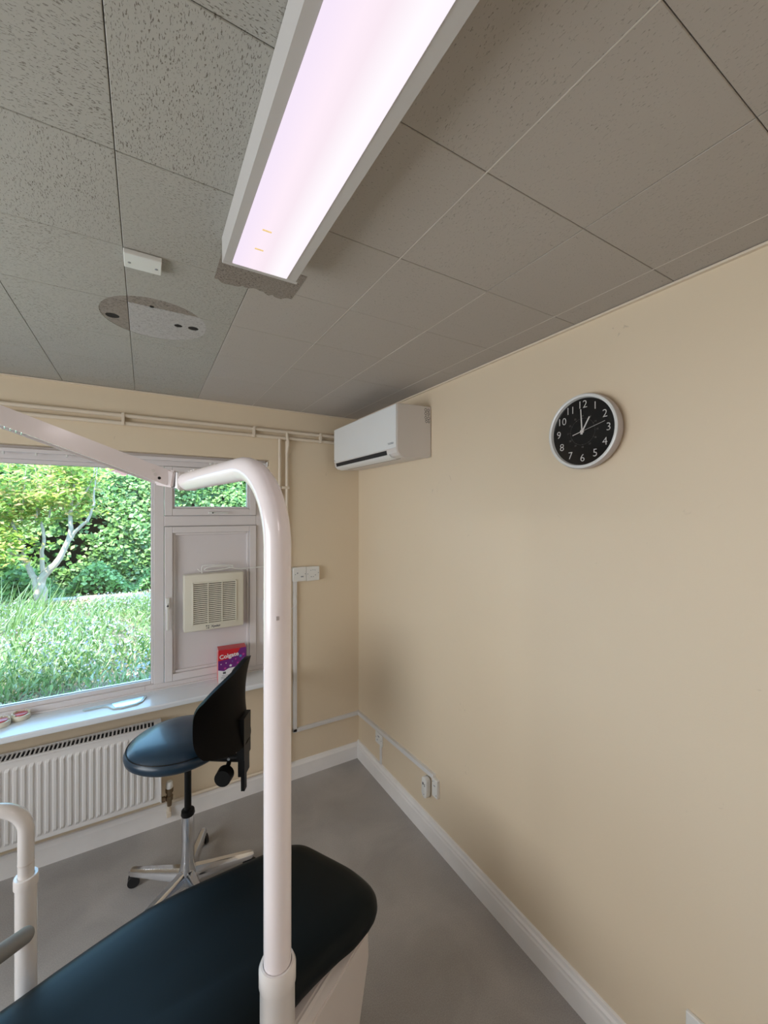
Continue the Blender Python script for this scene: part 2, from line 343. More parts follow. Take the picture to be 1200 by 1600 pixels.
for i in range(i0, i1):
    for j in range(j0, j1):
        x0, x1 = max(XL, gx0 + i * T), min(W, gx0 + (i + 1) * T); y0, y1 = max(YB, gy0 + j * T), min(D, gy0 + (j + 1) * T)
        w, h = x1 - x0, y1 - y0
        if w < .01 or h < .01: continue
        turn = (i * 7 + j * 3 + (i * j) % 3) % 2 == 0 and abs(w - h) < .002
        key = (round(w, 4), round(h, 4))
        if key not in cache: cache[key] = tile_mesh(w, h)
        cx, cy = (x0 + x1) / 2, (y0 + y1) / 2
        me = cache[key]; near = abs(cx - CX) < CR + w / 2 and abs(cy - CY) < CR + h / 2
        if near:
            me = cut(me, [disc] , at=(cx, cy))
            piece = cut(cache[key], [disc], 'INTERSECT', (cx, cy))
            if len(piece.polygons) > 3:
                piece = cut(piece, hole_meshes, 'DIFFERENCE', (cx, cy))
                p = bpy.data.objects.new('bare_patch', piece); COL.objects.link(p); p.parent = ceil; p.location = (cx, cy, H + .0006)
                piece.materials.clear(); piece.materials.append(M['tile_u2'] if (cx > gx0 and cy > gy0 + 3 * T) else M['tile_u']); p['label'] = 'bare grey round patch in the painted tiles'
            turn = False
        me = me.copy() if near else me
        mt = M['tile'] if (cx < .25 + .12 * math.sin(j) or (cy > 1.9 and cx < .1)) else M['tile_p']
        o = bpy.data.objects.new('tile', me); COL.objects.link(o); o.parent = ceil
        if not me.materials: me.materials.append(mt)
        o.material_slots[0].link = 'OBJECT'; o.material_slots[0].material = mt
        if turn: o.rotation_euler = (0, 0, PI / 2)
        o.location = (cx, cy, H + random.uniform(-.0004, .0004))
bm = B()
for x, y, r in HOLES: lathe(bm, [(r * 1.02, H + .002), (r * 1.15, H + .05)], 24, True, Matrix.Translation((x, y, 0)))
lathe(bm, [(.006, H - .001), (.006, H + .004)], 12, True, Matrix.Translation((.018, 1.478, 0)))
obj('screw_hole', bm, M['hole'], ceil)
bm = B(); poly = []
for k in range(24):                                        # ragged lower edge of the bare strip
    poly.append((bare_end[0] + (bare_end[1] - bare_end[0]) * k / 23, bare_end[3] + random.uniform(-.012, .008) + .02 * (k / 23) * 0))
poly = [(bare_end[0], bare_end[2] - .03), (bare_end[1], bare_end[2] - .03)] + poly[::-1]
prism(bm, poly, H - .0010, H + .001); o = obj('bare_strip', bm, M['tile_u'], ceil); o['label'] = 'bare brown unpainted strip at the lamp end'
for x, ya in ((gx0 + 2 * T, .0), (gx0 + 3 * T, .88), (gx0 + 4 * T, .3)):
    o = obj('painted_seam', box(B(), x - .0010, x + .0010, ya, D - .01, H - .0007, H + .003), M['seam'], ceil)
for nm, a in (('trim_1', (W - .012, W, YB, D)), ('trim_2', (XL, W, D - .010, D))):
    struct(nm, box(B(), *a, H - .008, H - .0015), M['pipe'])

# skirting boards
prof = [(0, 0), (.020, 0), (.020, .078), (.017, .086), (.017, .096), (.011, .104), (.009, .116), (0, .118)]
struct('baseboard_right', extrude_profile(B(), prof, (W, YB, 0), (W, D, 0), (-1, 0, 0), (0, 0, 1)), M['skirt'])
prof2 = [(0, 0), (.018, 0), (.018, .084), (.012, .096), (.008, .106), (0, .108)]
struct('baseboard_window', extrude_profile(B(), prof2, (XL, D, 0), (W, D, 0), (0, -1, 0), (0, 0, 1)), M['skirt'])
struct('baseboard_left', extrude_profile(B(), prof2, (XL, YB, 0), (XL, D, 0), (1, 0, 0), (0, 0, 1)), M['skirt'])

# ------------------------------------------------------------ garden window
win = sempty('window_1', (0, 0, 0))
FY = 2.600; BY = 2.672                                    # frame face and frame back
def frame_rect(bm, x0, x1, z0, z1, t, y0, y1, bev=.003):
    for a in ((x0, x0 + t[0], z0, z1), (x1 - t[1], x1, z0, z1), (x0 + t[0], x1 - t[1], z0, z0 + t[2]), (x0 + t[0], x1 - t[1], z1 - t[3], z1)):
        box(bm, a[0], a[1], y0, y1, a[2], a[3], bev)
    return bm
bm = B()
box(bm, .0, .660, FY, BY, .700, .752, .003); box(bm, -1.50, .0, FY, BY, .700, .752, .003)   # bottom rail
box(bm, -1.50, .660, FY, BY, 1.975, 2.040, .003)           # head
box(bm, .600, .662, FY, BY, .752, 1.975, .003); box(bm, -1.52, -1.46, FY, BY, .752, 1.975, .003)
box(bm, .040, .092, FY, BY, .752, 1.975, .003)              # mullion
box(bm, .092, .600, FY, BY, 1.634, 1.694, .003)             # transom
obj('outer_frame', bm, M['upvc'], win)
bm = frame_rect(B(), -1.46, .040, .752, 1.975, (.022, .013, .022, .020), 2.612, 2.655, .003)
obj('glazing_bead', bm, M['upvc'], win)
obj('pane', box(B(), -1.44, .028, 2.634, 2.640, .772, 1.957), M['glass'], win)
o = obj('rubber_gasket', frame_rect(B(), -1.441, .030, .771, 1.958, (.004,) * 4, 2.626, 2.634, 0), M['groove'], win)
# top hung vent light
v = obj('vent_sash', frame_rect(B(), .094, .598, 1.696, 1.973, (.040, .040, .040, .035), 2.588, 2.650, .003), M['upvc'], win)
bm = frame_rect(B(), .134, .558, 1.736, 1.938, (.012, .012, .012, .010), 2.600, 2.640, .003); obj('vent_bead', bm, M['upvc'], v)
obj('vent_pane', box(B(), .140, .552, 2.624, 2.630, 1.742, 1.932), M['glass'], v)
bm = B(); box(bm, .322, .352, 2.575, 2.588, 1.704, 1.718, .003); box(bm, .335, .432, 2.566, 2.577, 1.706, 1.715, .004)
h = obj('handle', bm, M['plastic'], win); lathe_bm = B(); cyl(lathe_bm, (.343, 2.5655, 1.711), (.343, 2.562, 1.711), .004, n=12); obj('handle_screw', lathe_bm, M['ink'], h)
# lower casement with a solid infill panel
v = obj('casement_sash', frame_rect(B(), .094, .598, .756, 1.632, (.040, .040, .040, .036), 2.586, 2.650, .003), M['upvc'], win)
obj('panel_bead', frame_rect(B(), .134, .558, .796, 1.596, (.014, .014, .014, .014), 2.598, 2.640, .004), M['upvc'], v)
obj('infill_panel', box(B(), .140, .552, 2.616, 2.636, .802, 1.590), M['panel'], v)
bm = B()
for a in ((.0925, .0940), (.598, .5995)): box(bm, a[0], a[1], 2.596, 2.61, .754, 1.634); 
box(bm, .094, .598, 2.596, 2.61, .7535, .756); box(bm, .094, .598, 2.596, 2.61, 1.632, 1.6342); box(bm, .094, .598, 2.596, 2.61, 1.694, 1.696)
obj('shadow_gap_seal', bm, M['groove'], win)
def casement_handle(x, z0, z1):
    bm = B(); zc = z1 - .03
    box(bm, x - .010, x + .010, 2.574, 2.587, z1 - .065, z1, .004); box(bm, x - .007, x + .007, 2.560, 2.573, z0, z1 - .03, .004)
    hh = obj('handle', bm, M['plastic'], win); b2 = B(); cyl(b2, (x, 2.5605, z1 - .042), (x, 2.557, z1 - .042), .0055, n=14); obj('handle_lock', b2, M['ink'], hh)
casement_handle(.108, 1.052, 1.232)
bm = B(); box(bm, .640, .655, 2.575, 2.60, 1.03, 1.16, .004); obj('restrictor', bm, M['plastic'], win)
bm = B(); box(bm, .642, .653, 2.570, 2.578, 1.150, 1.160); obj('restrictor_catch', bm, M['ink'], win)
# window board
bm = B(); box(bm, -1.62, .720, 2.388, 2.545, .692, .720, .006); box(bm, -1.519, .667, 2.54, 2.602, .6955, .720)
obj('window_board', bm, M['sill'], win)
obj('board_trim', box(B(), -1.519, .664, 2.588, 2.600, .720, .727, .002), M['upvc'], win)
# curtain track under the head of the reveal
track = thing('curtain_track', 'white curtain track with small gliders above the garden window', 'curtain track', (0, 0, 0))
obj('rail', box(B(), -1.50, .655, 2.560, 2.580, 2.004, 2.022, .002), M['upvc'], track)
for k in range(14):
    x = -1.3 + k * .12 if k < 9 else .33 + (k - 9) * .022
    g = B(); box(g, x - .004, x + .004, 2.562, 2.578, 1.992, 2.005, .001); obj('glider', g, M['plastic'], track)
obj('track_end_cap', box(B(), .655, .664, 2.556, 2.584, 2.000, 2.030, .002), M['plastic'], track)

# unseen window added in the left wall behind the fill light
w2 = sempty('unseen_window', (0, 0, 0)); bm = B()
for a in ((LY0, LY0 + .05, LZ0, LZ1), (LY1 - .05, LY1, LZ0, LZ1), (LY0, LY1, LZ0, LZ0 + .05), (LY0, LY1, LZ1 - .05, LZ1)): box(bm, XL - .09, XL - .03, a[0], a[1], a[2], a[3], .003)
obj('outer_frame', bm, M['upvc'], w2)
obj('opaque_blind', box(B(), XL - .028, XL - .022, LY0, LY1, LZ0, LZ1), M['wood'], w2)  # solid slab added to keep the sky light out
obj('window_board', box(B(), XL - .02, XL + .02, LY0 - .04, LY1 + .04, LZ0 - .03, LZ0 - .001, .004), M['sill'], w2)
door = sempty('door_1', (0, 0, 0)); bm = B()
for a in ((.14, .20, 0, 2.09), (1.20, 1.26, 0, 2.09), (.14, 1.26, 2.03, 2.09)): box(bm, a[0], a[1], YB - .02, YB + .018, a[2], a[3], .004)
obj('door_frame', bm, M['wood'], door)
obj('door_leaf', box(B(), .202, 1.198, YB - .012, YB + .010, .005, 2.028, .003), M['wood'], door)
b2 = B(); cyl(b2, (.27, YB + .01, 1.0), (.27, YB + .05, 1.0), .010); box(b2, .26, .38, YB + .045, YB + .06, .99, 1.01, .004); obj('handle', b2, M['steel'], door)

# ------------------------------------------------------------ ceiling light
def fitting(name, label, x0, x1, y0, y1, lit=True):
    cx, cy = (x0 + x1) / 2, (y0 + y1) / 2; hw, hl = (x1 - x0) / 2, (y1 - y0) / 2; z = -.052
    t = thing(name, label, 'ceiling light', (cx, cy, H - .001))
    bm = B()
    for s, y in ((-1, -hl), (1, hl)): pass
    # tray: sloped sides, flat return lip round the diffuser
    prof = [(-hw - .004, 0), (-hw, z), (-hw + .019, z), (-hw + .019, z + .006), (hw - .024, z + .006), (hw - .024, z), (hw, z), (hw + .012, 0)]
    extrude_profile(bm, prof, (0, -hl + .008, 0), (0, hl - .008, 0), (1, 0, 0), (0, 0, 1))
    obj('tray', bm, M['lamp_body'], t)
    for s in (-1, 1):
        bm = B(); box(bm, -hw - .002, hw + .006, s * (hl - .004) - .006, s * (hl - .004) + .006, z - .001, -.0005, .002); obj('end_cap', bm, M['lamp_body'], t)
    obj('diffuser', box(B(), -hw + .020, hw - .025, -hl + .012, hl - .012, z - .0015, z + .003), M['diff'], t)
    return t, cx, cy, z
t, cx, cy, z = fitting('ceiling_light', 'long white ceiling light with a glowing pinkish diffuser', .160, .336, -.18, 1.030)
for dy in (.865, .935):
    b2 = B(); box(b2, .213 - cx, .232 - cx, dy - cy - .0022, dy - cy + .0022, z - .0022, z - .001); o = obj('diffuser_clip', b2, M['amber'], t); o['label'] = 'small amber clip showing through the diffuser'
fitting('ceiling_light', 'added unseen ceiling light behind the camera, nearer the door', .160, .336, -1.50, -.36)  # fitting added out of view to go with the rear fill light

# small blanking box on the ceiling
t = thing('blanking_box', 'small white blank box screwed to the ceiling tiles', 'junction box', (-.005, 1.212, H - .001))
obj('cover', box(B(), -.042, .042, -.034, .034, -.013, 0, .002), M['plastic'], t)
for x in (-.030, .030):
    b2 = B(); cyl(b2, (x, .006, -.0128), (x, .006, -.0142), .0035, n=10); obj('screw', b2, M['inkl'], t)

# ------------------------------------------------------------ pipes on the window wall
pipes = thing('heating_pipe', 'upper of two cream painted pipes running along the window wall', 'pipe')
bm = B(); tube(bm, [(XL, D - .016, 2.222), (1.02, D - .016, 2.224), (1.10, D - .016, 2.224)], .0105); obj('run', bm, M['pipe'], pipes)
bm = B(); tube(bm, smooth_path([(.775, D - .016, 2.222), (.776, D - .022, 2.19), (.779, D - .030, 2.15), (.775, D - .018, 2.09), (.775, D - .016, 2.0), (.775, D - .016, .13)]), .0095); obj('drop', bm, M['pipe'], pipes)
for z in (1.87, 1.20):
    b2 = B(); box(b2, .740, .790, D - .026, D - .001, z - .008, z + .008, .002); obj('clip', b2, M['pipe'], pipes)
for x in (-.95, -.1, .57, 1.0):
    b2 = B(); box(b2, x - .007, x + .007, D - .030, D - .001, 2.172, 2.236, .002); obj('clip', b2, M['pipe'], pipes)
p2 = thing('heating_pipe', 'lower of two cream painted pipes running along the window wall', 'pipe')
bm = B(); tube(bm, [(XL, D - .015, 2.182), (1.10, D - .015, 2.184)], .0105); obj('run', bm, M['pipe'], p2)
bm = B(); tube(bm, [(.729, D - .015, 2.182), (.729, D - .014, 2.0), (.729, D - .014, .13)], .0088); obj('drop', bm, M['pipe'], p2)
p3 = thing('heating_pipe', 'low cream pipe above the skirting joining the radiator valve', 'pipe')
bm = B(); tube(bm, [(.112, D - .03, .122), (.775, D - .03, .124)], .0085); obj('run', bm, M['pipe'], p3)
bm = B(); tube(bm, [(.112, D - .03, .122), (.112, D - .03, .07)], .0105); obj('elbow', bm, M['pipe'], p3)
bm = B(); box(bm, .100, .124, D - .044, D - .018, .045, .075, .004); obj('drain_cap', bm, M['pipe'], p3)

# ------------------------------------------------------------ radiator
rad = thing('radiator', 'white panel radiator with a slotted top under the window board', 'radiator', (-.58, 2.46, .19))
x0, x1, z0, z1, fy, by = -1.30 + .58, .073 + .58, 0, .405, -.035, .050
bm = B(); pitch = .0283; prof = [(x0 + .006, 0)]
x = x0 + .018
while x < x1 - .03:
    prof += [(x, 0), (x + .005, .007), (x + .015, .007), (x + .020, 0)]; x += pitch
prof.append((x1 - .006, 0))
cols = []
zs = [z0 + .002, z0 + .022, z0 + .036, z1 - .050, z1 - .036, z1 - .004]; am = [0, 0, 1, 1, 0, 0]
for px_, d in prof: cols.append([bm.verts.new((px_, fy + .007 - d * a, z)) for z, a in zip(zs, am)])
for a, b in zip(cols, cols[1:]):
    for k in range(5): bm.faces.new([a[k], b[k], b[k + 1], a[k + 1]])
obj('front_panel', bm, M['rad'], rad)
bm = B(); box(bm, x0, x1, by - .012, by, z0 + .002, z1 - .004, .003); box(bm, x0 + .005, x1 - .005, fy + .010, fy + .020, z0 + .003, z1 - .006); obj('rear_panel', bm, M['rad'], rad)
for a in (x1 - .006, x0 - .001): obj('side_panel', box(B(), a, a + .007, fy - .001, by + .001, z0, z1, .002), M['rad'], rad)
bm = B(); box(bm, x0, x1, fy - .002, fy + .012, z1 - .006, z1 + .001, .001); box(bm, x0, x1, by - .012, by + .002, z1 - .006, z1 + .001, .001)
x = x0 + .012
while x < x1 - .036: box(bm, x, x + .0065, fy + .012, by - .012, z1 - .004, z1 + .0005); x += .0168
box(bm, x, x1, fy + .012, by - .012, z1 - .006, z1 + .001)
tag(obj('top_grille', bm, M['rad'], rad), kind='stuff')
obj('slot_shade_box', box(B(), x0 + .008, x1 - .008, fy + .021, by - .013, z0 + .03, z1 - .006), M['dark'], rad)  # black box darkens the slots, standing in for the shade inside
for x in (x0 + .25, x1 - .25):
    b2 = B(); box(b2, x - .02, x + .02, by + .001, D - 2.46 - .001, z0 + .05, z1 - .08); obj('wall_bracket', b2, M['rad'], rad)
valve = thing('radiator_valve', 'tarnished radiator valve with a white cap beside the radiator', 'valve', (.112, D - .085, .20))
bm = B(); lathe(bm, [(.011, -.06), (.013, -.03), (.018, -.028), (.018, -.008), (.013, -.005), (.013, .012), (.019, .014), (.019, .030), (.012, .034)], 14); obj('body', bm, M['brass'], valve, True)
bm = B(); lathe(bm, [(.016, .034), (.018, .04), (.017, .062), (.012, .070), (0, .071)], 16); obj('cap', bm, M['plastic'], valve, True)
bm = B(); cyl(bm, (-.037, 0, -.018), (0, 0, -.018), .009, n=12); cyl(bm, (-.036, 0, -.018), (-.020, 0, -.018), .014, n=6); obj('tail', bm, M['brass'], valve, True)
bm = B(); tube(bm, [(0, 0, -.055), (0, .02, -.075), (0, .055, -.078)], .008, 10); obj('inlet', bm, M['pipe'], valve, True)

# ------------------------------------------------------------ air conditioner
ac = thing('air_conditioner', 'white wall air conditioner mounted high in the corner by the window', 'air conditioner', (1.186, 2.09, 2.0))
L2 = .386
pf = [(.107, .268), (-.100, .262), (-.107, .255), (-.107, .030), (-.103, .014), (-.090, .002), (-.060, -.006), (.020, -.004), (.107, .004)]
bm = extrude_profile(B(), pf, (0, -L2, 0), (0, L2, 0), (1, 0, 0), (0, 0, 1)); bmesh.ops.bevel(bm, geom=[e for e in bm.edges if abs(e.verts[0].co.y - e.verts[1].co.y) < 1e-4], offset=.004, segments=2, affect='EDGES')
obj('casing', bm, M['acs'], ac)
obj('front_panel', box(B(), -.1115, -.1045, -L2 + .004, L2 - .004, .040, .256, .003), M['acf'], ac)
def ac_p(u, y): # points on the curved lower lip
    return u, y
bm = B(); extrude_profile(bm, [(-.109, .034), (-.104, .0135), (-.0915, .0005), (-.0915, .010), (-.102, .036)], (0, -L2 + .10, 0), (0, L2 - .03, 0), (1, 0, 0), (0, 0, 1)); obj('air_outlet', bm, M['dark'], ac)
bm = B(); extrude_profile(bm, [(-.107, .010), (-.094, -.0035), (-.062, -.0095), (-.061, -.0065), (-.092, .001), (-.104, .012)], (0, -L2 + .075, 0), (0, L2 - .02, 0), (1, 0, 0), (0, 0, 1)); obj('flap', bm, M['acf'], ac, True)
bm = B(); box(bm, -.048, -.046, -L2 + .06, L2 - .09, -.0075, -.003); obj('flap_gap', bm, M['groove'], ac)
MM = Matrix(((0, 0, -1, -.1118), (-1, 0, 0, 0), (0, 1, 0, 0), (0, 0, 0, 1)))
bm = B(); text_bm(bm, 'TOSHIBA', .014, L2 - .052, .064, 0, .0002, M4=MM, offset=.0004); obj('lettering', bm, M['inkl'], ac)
bm = B(); cyl(bm, (-.110, L2 - .018, .052), (-.113, L2 - .018, .052), .004, n=10); obj('badge', bm, M['inkl'], ac)
# rating stickers on the near end
MS = Matrix(((1, 0, 0, 0), (0, 0, -1, -L2 - .0006), (0, 1, 0, 0), (0, 0, 0, 1)))
st = obj('sticker', box(B(), .060, .098, -L2 - .0012, -L2 + .001, .170, .258), M['acs'], ac)
bm = B()
def ring(bm, x, z, r, w_=.0028):
    n = 18
    a = [bm.verts.new(MS @ Vector((x + r * math.cos(2 * PI * k / n), z + r * math.sin(2 * PI * k / n), .0008))) for k in range(n)]
    b = [bm.verts.new(MS @ Vector((x + (r - w_) * math.cos(2 * PI * k / n), z + (r - w_) * math.sin(2 * PI * k / n), .0008))) for k in range(n)]
    for k in range(n): bm.faces.new([a[k], a[(k + 1) % n], b[(k + 1) % n], b[k]])
for x, z, r in ((.070, .247, .008), (.087, .247, .0075), (.070, .228, .0075), (.088, .228, .007), (.070, .207, .0075), (.088, .205, .0085), (.074, .187, .0075), (.090, .186, .006)): ring(bm, x, z, r)
for z in (.2375, .218, .196): box(bm, .064, .094, -L2 - .0016, -L2 - .0012, z - .0007, z + .0007)
tag(obj('sticker_print', bm, M['ink'], st), kind='stuff')

# ------------------------------------------------------------ wall clock
ck = thing('wall_clock', 'round black-faced wall clock with a silver rim and pale numerals', 'clock', mtx=right_wall(.829, 1.985))
R_ = .1245
bm = B(); lathe(bm, [(R_ - .012, 0), (R_ - .006, .004), (R_, .018), (R_ + .001, .036), (R_ - .001, .042)], 72, False); bmesh.ops.contextual_create(bm, geom=[e for e in bm.edges if all(abs(v.co.z) < 1e-5 for v in e.verts)]); obj('case', bm, M['clock_side'], ck, True)
bm = B(); lathe(bm, [(R_ - .001, .040), (R_ - .002, .0445), (R_ - .006, .046), (R_ - .011, .044), (R_ - .0135, .034)], 72, False); obj('rim', bm, M['clock_rim'], ck, True)
bm = B(); lathe(bm, [(R_ - .0125, .030), (R_ - .0125, .034)], 72); obj('dial', bm, M['clock_face'], ck)
rn = .089
for k in range(1, 13):
    a = PI / 2 - k * PI / 6; b2 = text_bm(B(), str(k), .036, rn * math.cos(a), rn * math.sin(a), .0345, .0004, offset=-.0004); obj('numeral', b2, M['silver'], ck)
bm = B()
for k in range(1, 13):
    a = PI / 2 - k * PI / 6; text_bm(bm, str(k + 12), .0085, .052 * math.cos(a), .052 * math.sin(a), .0345, .0002)
for k in range(60):
    a = k * PI / 30; x, y = .044 * math.cos(a), .044 * math.sin(a); s = .0009 if k % 5 else .0014; box(bm, x - s, x + s, y - s * .5, y + s * .5, .0341, .0346)
tag(obj('inner_dial_print', bm, M['faint'], ck), kind='stuff')
def hand(nm, ang, l, tail, w0, w1, z):
    bm = B(); a = PI / 2 - ang; c, s = math.cos(a), math.sin(a)
    pts = [(-tail, -w0), (l, -w1), (l, w1), (-tail, w0)]; prism(bm, [(x * c - y * s, x * s + y * c) for x, y in pts], z, z + .0008); return obj(nm, bm, M['silver'], ck)
hand('hour_hand', math.radians(29.5), .052, .010, .0028, .0022, .0352); hand('minute_hand', math.radians(-3.5), .075, .010, .0025, .0017, .0364)
hand('second_hand', math.radians(75), .082, .0, .0005, .0005, .0376); hand('second_hand_tail', math.radians(255), .035, 0, .0012, .0014, .0376)
bm = B(); lathe(bm, [(.0062, .0345), (.0062, .0385), (.004, .0395)], 20); obj('hub', bm, M['silver'], ck)

# ------------------------------------------------------------ sockets, trunking, plug
def socket_plate(mtx, label, w, hgt, depth, screws, marks, group=None, name='socket_plate', cat='wall socket'):
    t = thing(name, label, cat, mtx=mtx, group=group)
    obj('plate', box(B(), -w / 2, w / 2, -hgt / 2, hgt / 2, 0, depth, .003), M['plastic'], t)
    for x, y in screws:
        b2 = B(); cyl(b2, (x, y, depth), (x, y, depth + .0008), .003, n=10); obj('screw', b2, M['inkl'], t)
    if marks:
        b2 = B()
        for a in marks: box(b2, a[0], a[1], a[2], a[3], depth, depth + .0008)
        tag(obj('slot', b2, M['inkl'], t), kind='stuff')
    return t
socket_plate(window_wall(.945, 1.314), 'right hand square connection plate on window wall', .088, .092, .030, [(-.036, 0), (.036, .004)],
             [(-.018, -.012, .02, .024), (-.004, .002, .022, .026), (.010, .016, .02, .024), (-.016, -.009, -.022, -.017), (-.002, .005, -.022, -.018), (.012, .020, -.012, -.008)])
socket_plate(window_wall(.856, 1.316), 'left hand fused switch plate on window wall, half behind the pole', .088, .092, .030, [(-.03, 0), (.036, 0)], [(.006, .024, -.020, -.012), (-.02, -.012, .004, .012)], name='switch_plate', cat='switch')
tr = thing('cable_trunking', 'white cable trunking dropping down the window wall and along above the skirting', 'trunking')
obj('vertical_run', box(B(), .818, .842, D - .016, D, .300, 1.268, .002), M['trunk'], tr)
obj('horizontal_run', box(B(), .818, W - .001, D - .016, D, .298, .322, .002), M['trunk'], tr)
bm = B(); prt = [(0, -.012), (.016, -.012), (.016, .012), (0, .012)]; extrude_profile(bm, prt, (W, D - .001, .312), (W, 1.668, .350), (-1, 0, 0), (0, 0, 1)); obj('side_run', bm, M['trunk'], tr)
bm = B(); tube(bm, smooth_path([(.80, D - .03, 1.10), (.835, D - .022, 1.13), (.828, D - .02, 1.18)]), .0018, 6); obj('loose_wire', bm, M['plastic'], tr)
socket_plate(right_wall(1.655, .300), 'narrow white socket at the end of the trunking on the right wall', .045, .092, .018, [(-.014, .03), (.014, -.03)], [(-.006, .006, .01, .016)])
sw = socket_plate(right_wall(2.245, .268), 'small white socket under the trunking near the corner', .085, .072, .010, [(-.033, .0), (.033, 0)], [(-.01, .01, .01, .018), (-.02, -.012, -.016, -.01)])
bm = B(); box(bm, .010, .030, -.15, -.036, 0, .008, .001); obj('conduit', bm, M['trunk'], sw)
pg = thing('plug_in_adaptor', 'white oval plug-in unit hanging at the trunking end on the right wall', 'plug', mtx=right_wall(1.722, .272))
bm = B(); n = 28; lo = []
def stadium(r, hl, n=28): return [(r * math.cos(a), (hl if math.sin(a) > 0 else -hl) + r * math.sin(a)) for a in [2 * PI * k / n + .01 for k in range(n)]]
prism(bm, stadium(.0215, .033), .008, .036, .003); obj('body', bm, M['plastic'], pg, True)
bm = B(); prism(bm, stadium(.015, .025), 0, .010); obj('mount', bm, M['trunk'], pg)
bm = B(); box(bm, -.012, -.002, .012, .024, .036, .0366); box(bm, .002, .010, .016, .020, .036, .0366); box(bm, .002, .010, .008, .012, .036, .0366); tag(obj('printing', bm, M['ink'], pg), kind='stuff')
bm = B(); cyl(bm, (0, -.036, .036), (0, -.036, .0368), .002, n=8); obj('indicator', bm, M['ink'], pg)
socket_plate(right_wall(.466, .301), 'white double socket low on the right wall at the bottom edge', .146, .086, .012, [(-.060, 0), (.060, 0)], [(-.045, -.025, .012, .022), (.025, .045, .012, .022)])

# ------------------------------------------------------------ extractor fan
fan = thing('extractor_fan', 'cream square extractor fan with brown-slotted grille on the window panel', 'extractor fan', mtx=window_wall(.350, 1.194, 2.614))
hs = .1635
obj('housing', box(B(), -hs, hs, -hs, hs, 0, .074, .010), M['cream'], fan, True)
obj('grille_recess', box(B(), -.115, .117, -.121, .114, .0735, .0748), M['brown'], fan)
bm = frame_rect(B(), 0, 0, 0, 0, (0, 0, 0, 0), 0, 0, 0) if False else B()
for a in ((-.119, -.113, -.125, .118), (.115, .121, -.125, .118), (-.119, .121, -.125, -.119), (-.119, .121, .112, .118)): box(bm, a[0], a[1], a[2], a[3], .074, .081, .001)
for x in (-.036, .040): box(bm, x - .0025, x + .0025, -.12, .114, .0745, .0805)
obj('grille_frame', bm, M['cream'], fan)
for k in range(21):
    z = -.1135 + k * .0112; b2 = B(); vs = [b2.verts.new(p) for p in ((-.114, z - .001, .0795), (.116, z - .001, .0795), (.116, z + .0055, .0760), (-.114, z + .0055, .0760), (-.114, z + .0005, .0760), (.116, z + .0005, .0760))]
    b2.faces.new(vs[:4]); b2.faces.new([vs[0], vs[4], vs[5], vs[1]]); obj('slat', b2, M['cream'], fan)
bm = B(); text_bm(bm, 'Xpelair', .017, .006, -.143, .0742, .0003, shear=.1, offset=.0005)
for a in ((-.048, -.040, -.140, -.134), (-.036, -.030, -.142, -.136), (-.046, -.042, -.152, -.147), (-.038, -.030, -.153, -.147)): box(bm, a[0], a[1], a[2], a[3], .0740, .0746)
obj('lettering', bm, M['ink'], fan)
cable = thing('fan_cable', 'coiled white cable lying on top of the fan and running right to the switch', 'cable')
bm = B()
tube(bm, smooth_path([(.285, 2.57, 1.350), (.285, 2.57, 1.392), (.300, 2.565, 1.405), (.37, 2.56, 1.402), (.44, 2.56, 1.398), (.452, 2.56, 1.388), (.40, 2.56, 1.376), (.32, 2.56, 1.372), (.298, 2.56, 1.382), (.33, 2.555, 1.395), (.42, 2.555, 1.392), (.47, 2.56, 1.376), (.56, 2.56, 1.372), (.66, 2.545, 1.376), (.72, 2.525, 1.36), (.82, 2.52, 1.35)], 6), .0032, 8)
obj('flex', bm, M['plastic'], cable, True)
bm = B(); tube(bm, smooth_path([(.262, 2.575, 1.385), (.272, 2.57, 1.374), (.285, 2.57, 1.372)]), .003, 6); obj('cable_tie', bm, M['plastic'], cable)

# ------------------------------------------------------------ things on the window board
bx = thing('toothpaste_box', 'red and purple toothpaste carton standing on the window board behind the stool', 'carton', (.445, 2.548, .7205)); bx.rotation_euler = (0, 0, math.radians(-4))
bw, bd, bh = .0775, .040, .190
obj('carton', box(B(), -bw, bw, -bd, bd, 0, bh), M['whitec'], bx)
def face_poly(nm, pts, m, off): # front panel print, x and z in the front plane
    bm = B(); a = [bm.verts.new((x, -bd - off, z)) for x, z in pts]; b = [bm.verts.new((x, -bd - off + .0004, z)) for x, z in pts]; n = len(pts)
    bm.faces.new(a); bm.faces.new(b[::-1])
    for k in range(n): bm.faces.new([a[k], a[(k + 1) % n], b[(k + 1) % n], b[k]])
    return obj(nm, bm, m, bx)
face_poly('purple_print', [(-bw, .075), (-.045, .066), (-.02, .080), (bw, .085), (bw, bh), (-bw, bh)], M['purple'], .0006)
face_poly('red_print', [(-bw, .128), (-.02, .134), (.022, .152), (.045, bh), (-bw, bh)], M['red'], .0012)
bm = B(); box(bm, -bw, bw, -bd, bd, bh, bh + .0008); obj('red_top', bm, M['red'], bx)
bm = B(); box(bm, -bw - .0008, -bw, -bd + .004, bd, 0, bh - .01); obj('red_side', bm, M['pink'], bx)
MB_ = Matrix(((1, 0, 0, 0), (0, 0, -1, -bd - .0020), (0, 1, 0, 0), (0, 0, 0, 1)))
bm = B(); text_bm(bm, 'Colgate', .034, -.018, .153, 0, .0002, M4=MB_, offset=.0009, rot=math.radians(6)); obj('brand_lettering', bm, M['whitec'], bx)
bm = B(); text_bm(bm, 'TOOTHPASTE', .009, -.030, .040, 0, .0002, M4=MB_)
for z in (.030, .022): box(bm, -.062, -.01 , -bd - .0012, -bd - .0006, z, z + .002)
box(bm, -.052, -.036, -bd - .0012, -bd - .0006, .050, .062); tag(obj('small_print', bm, M['ink'], bx), kind='stuff')
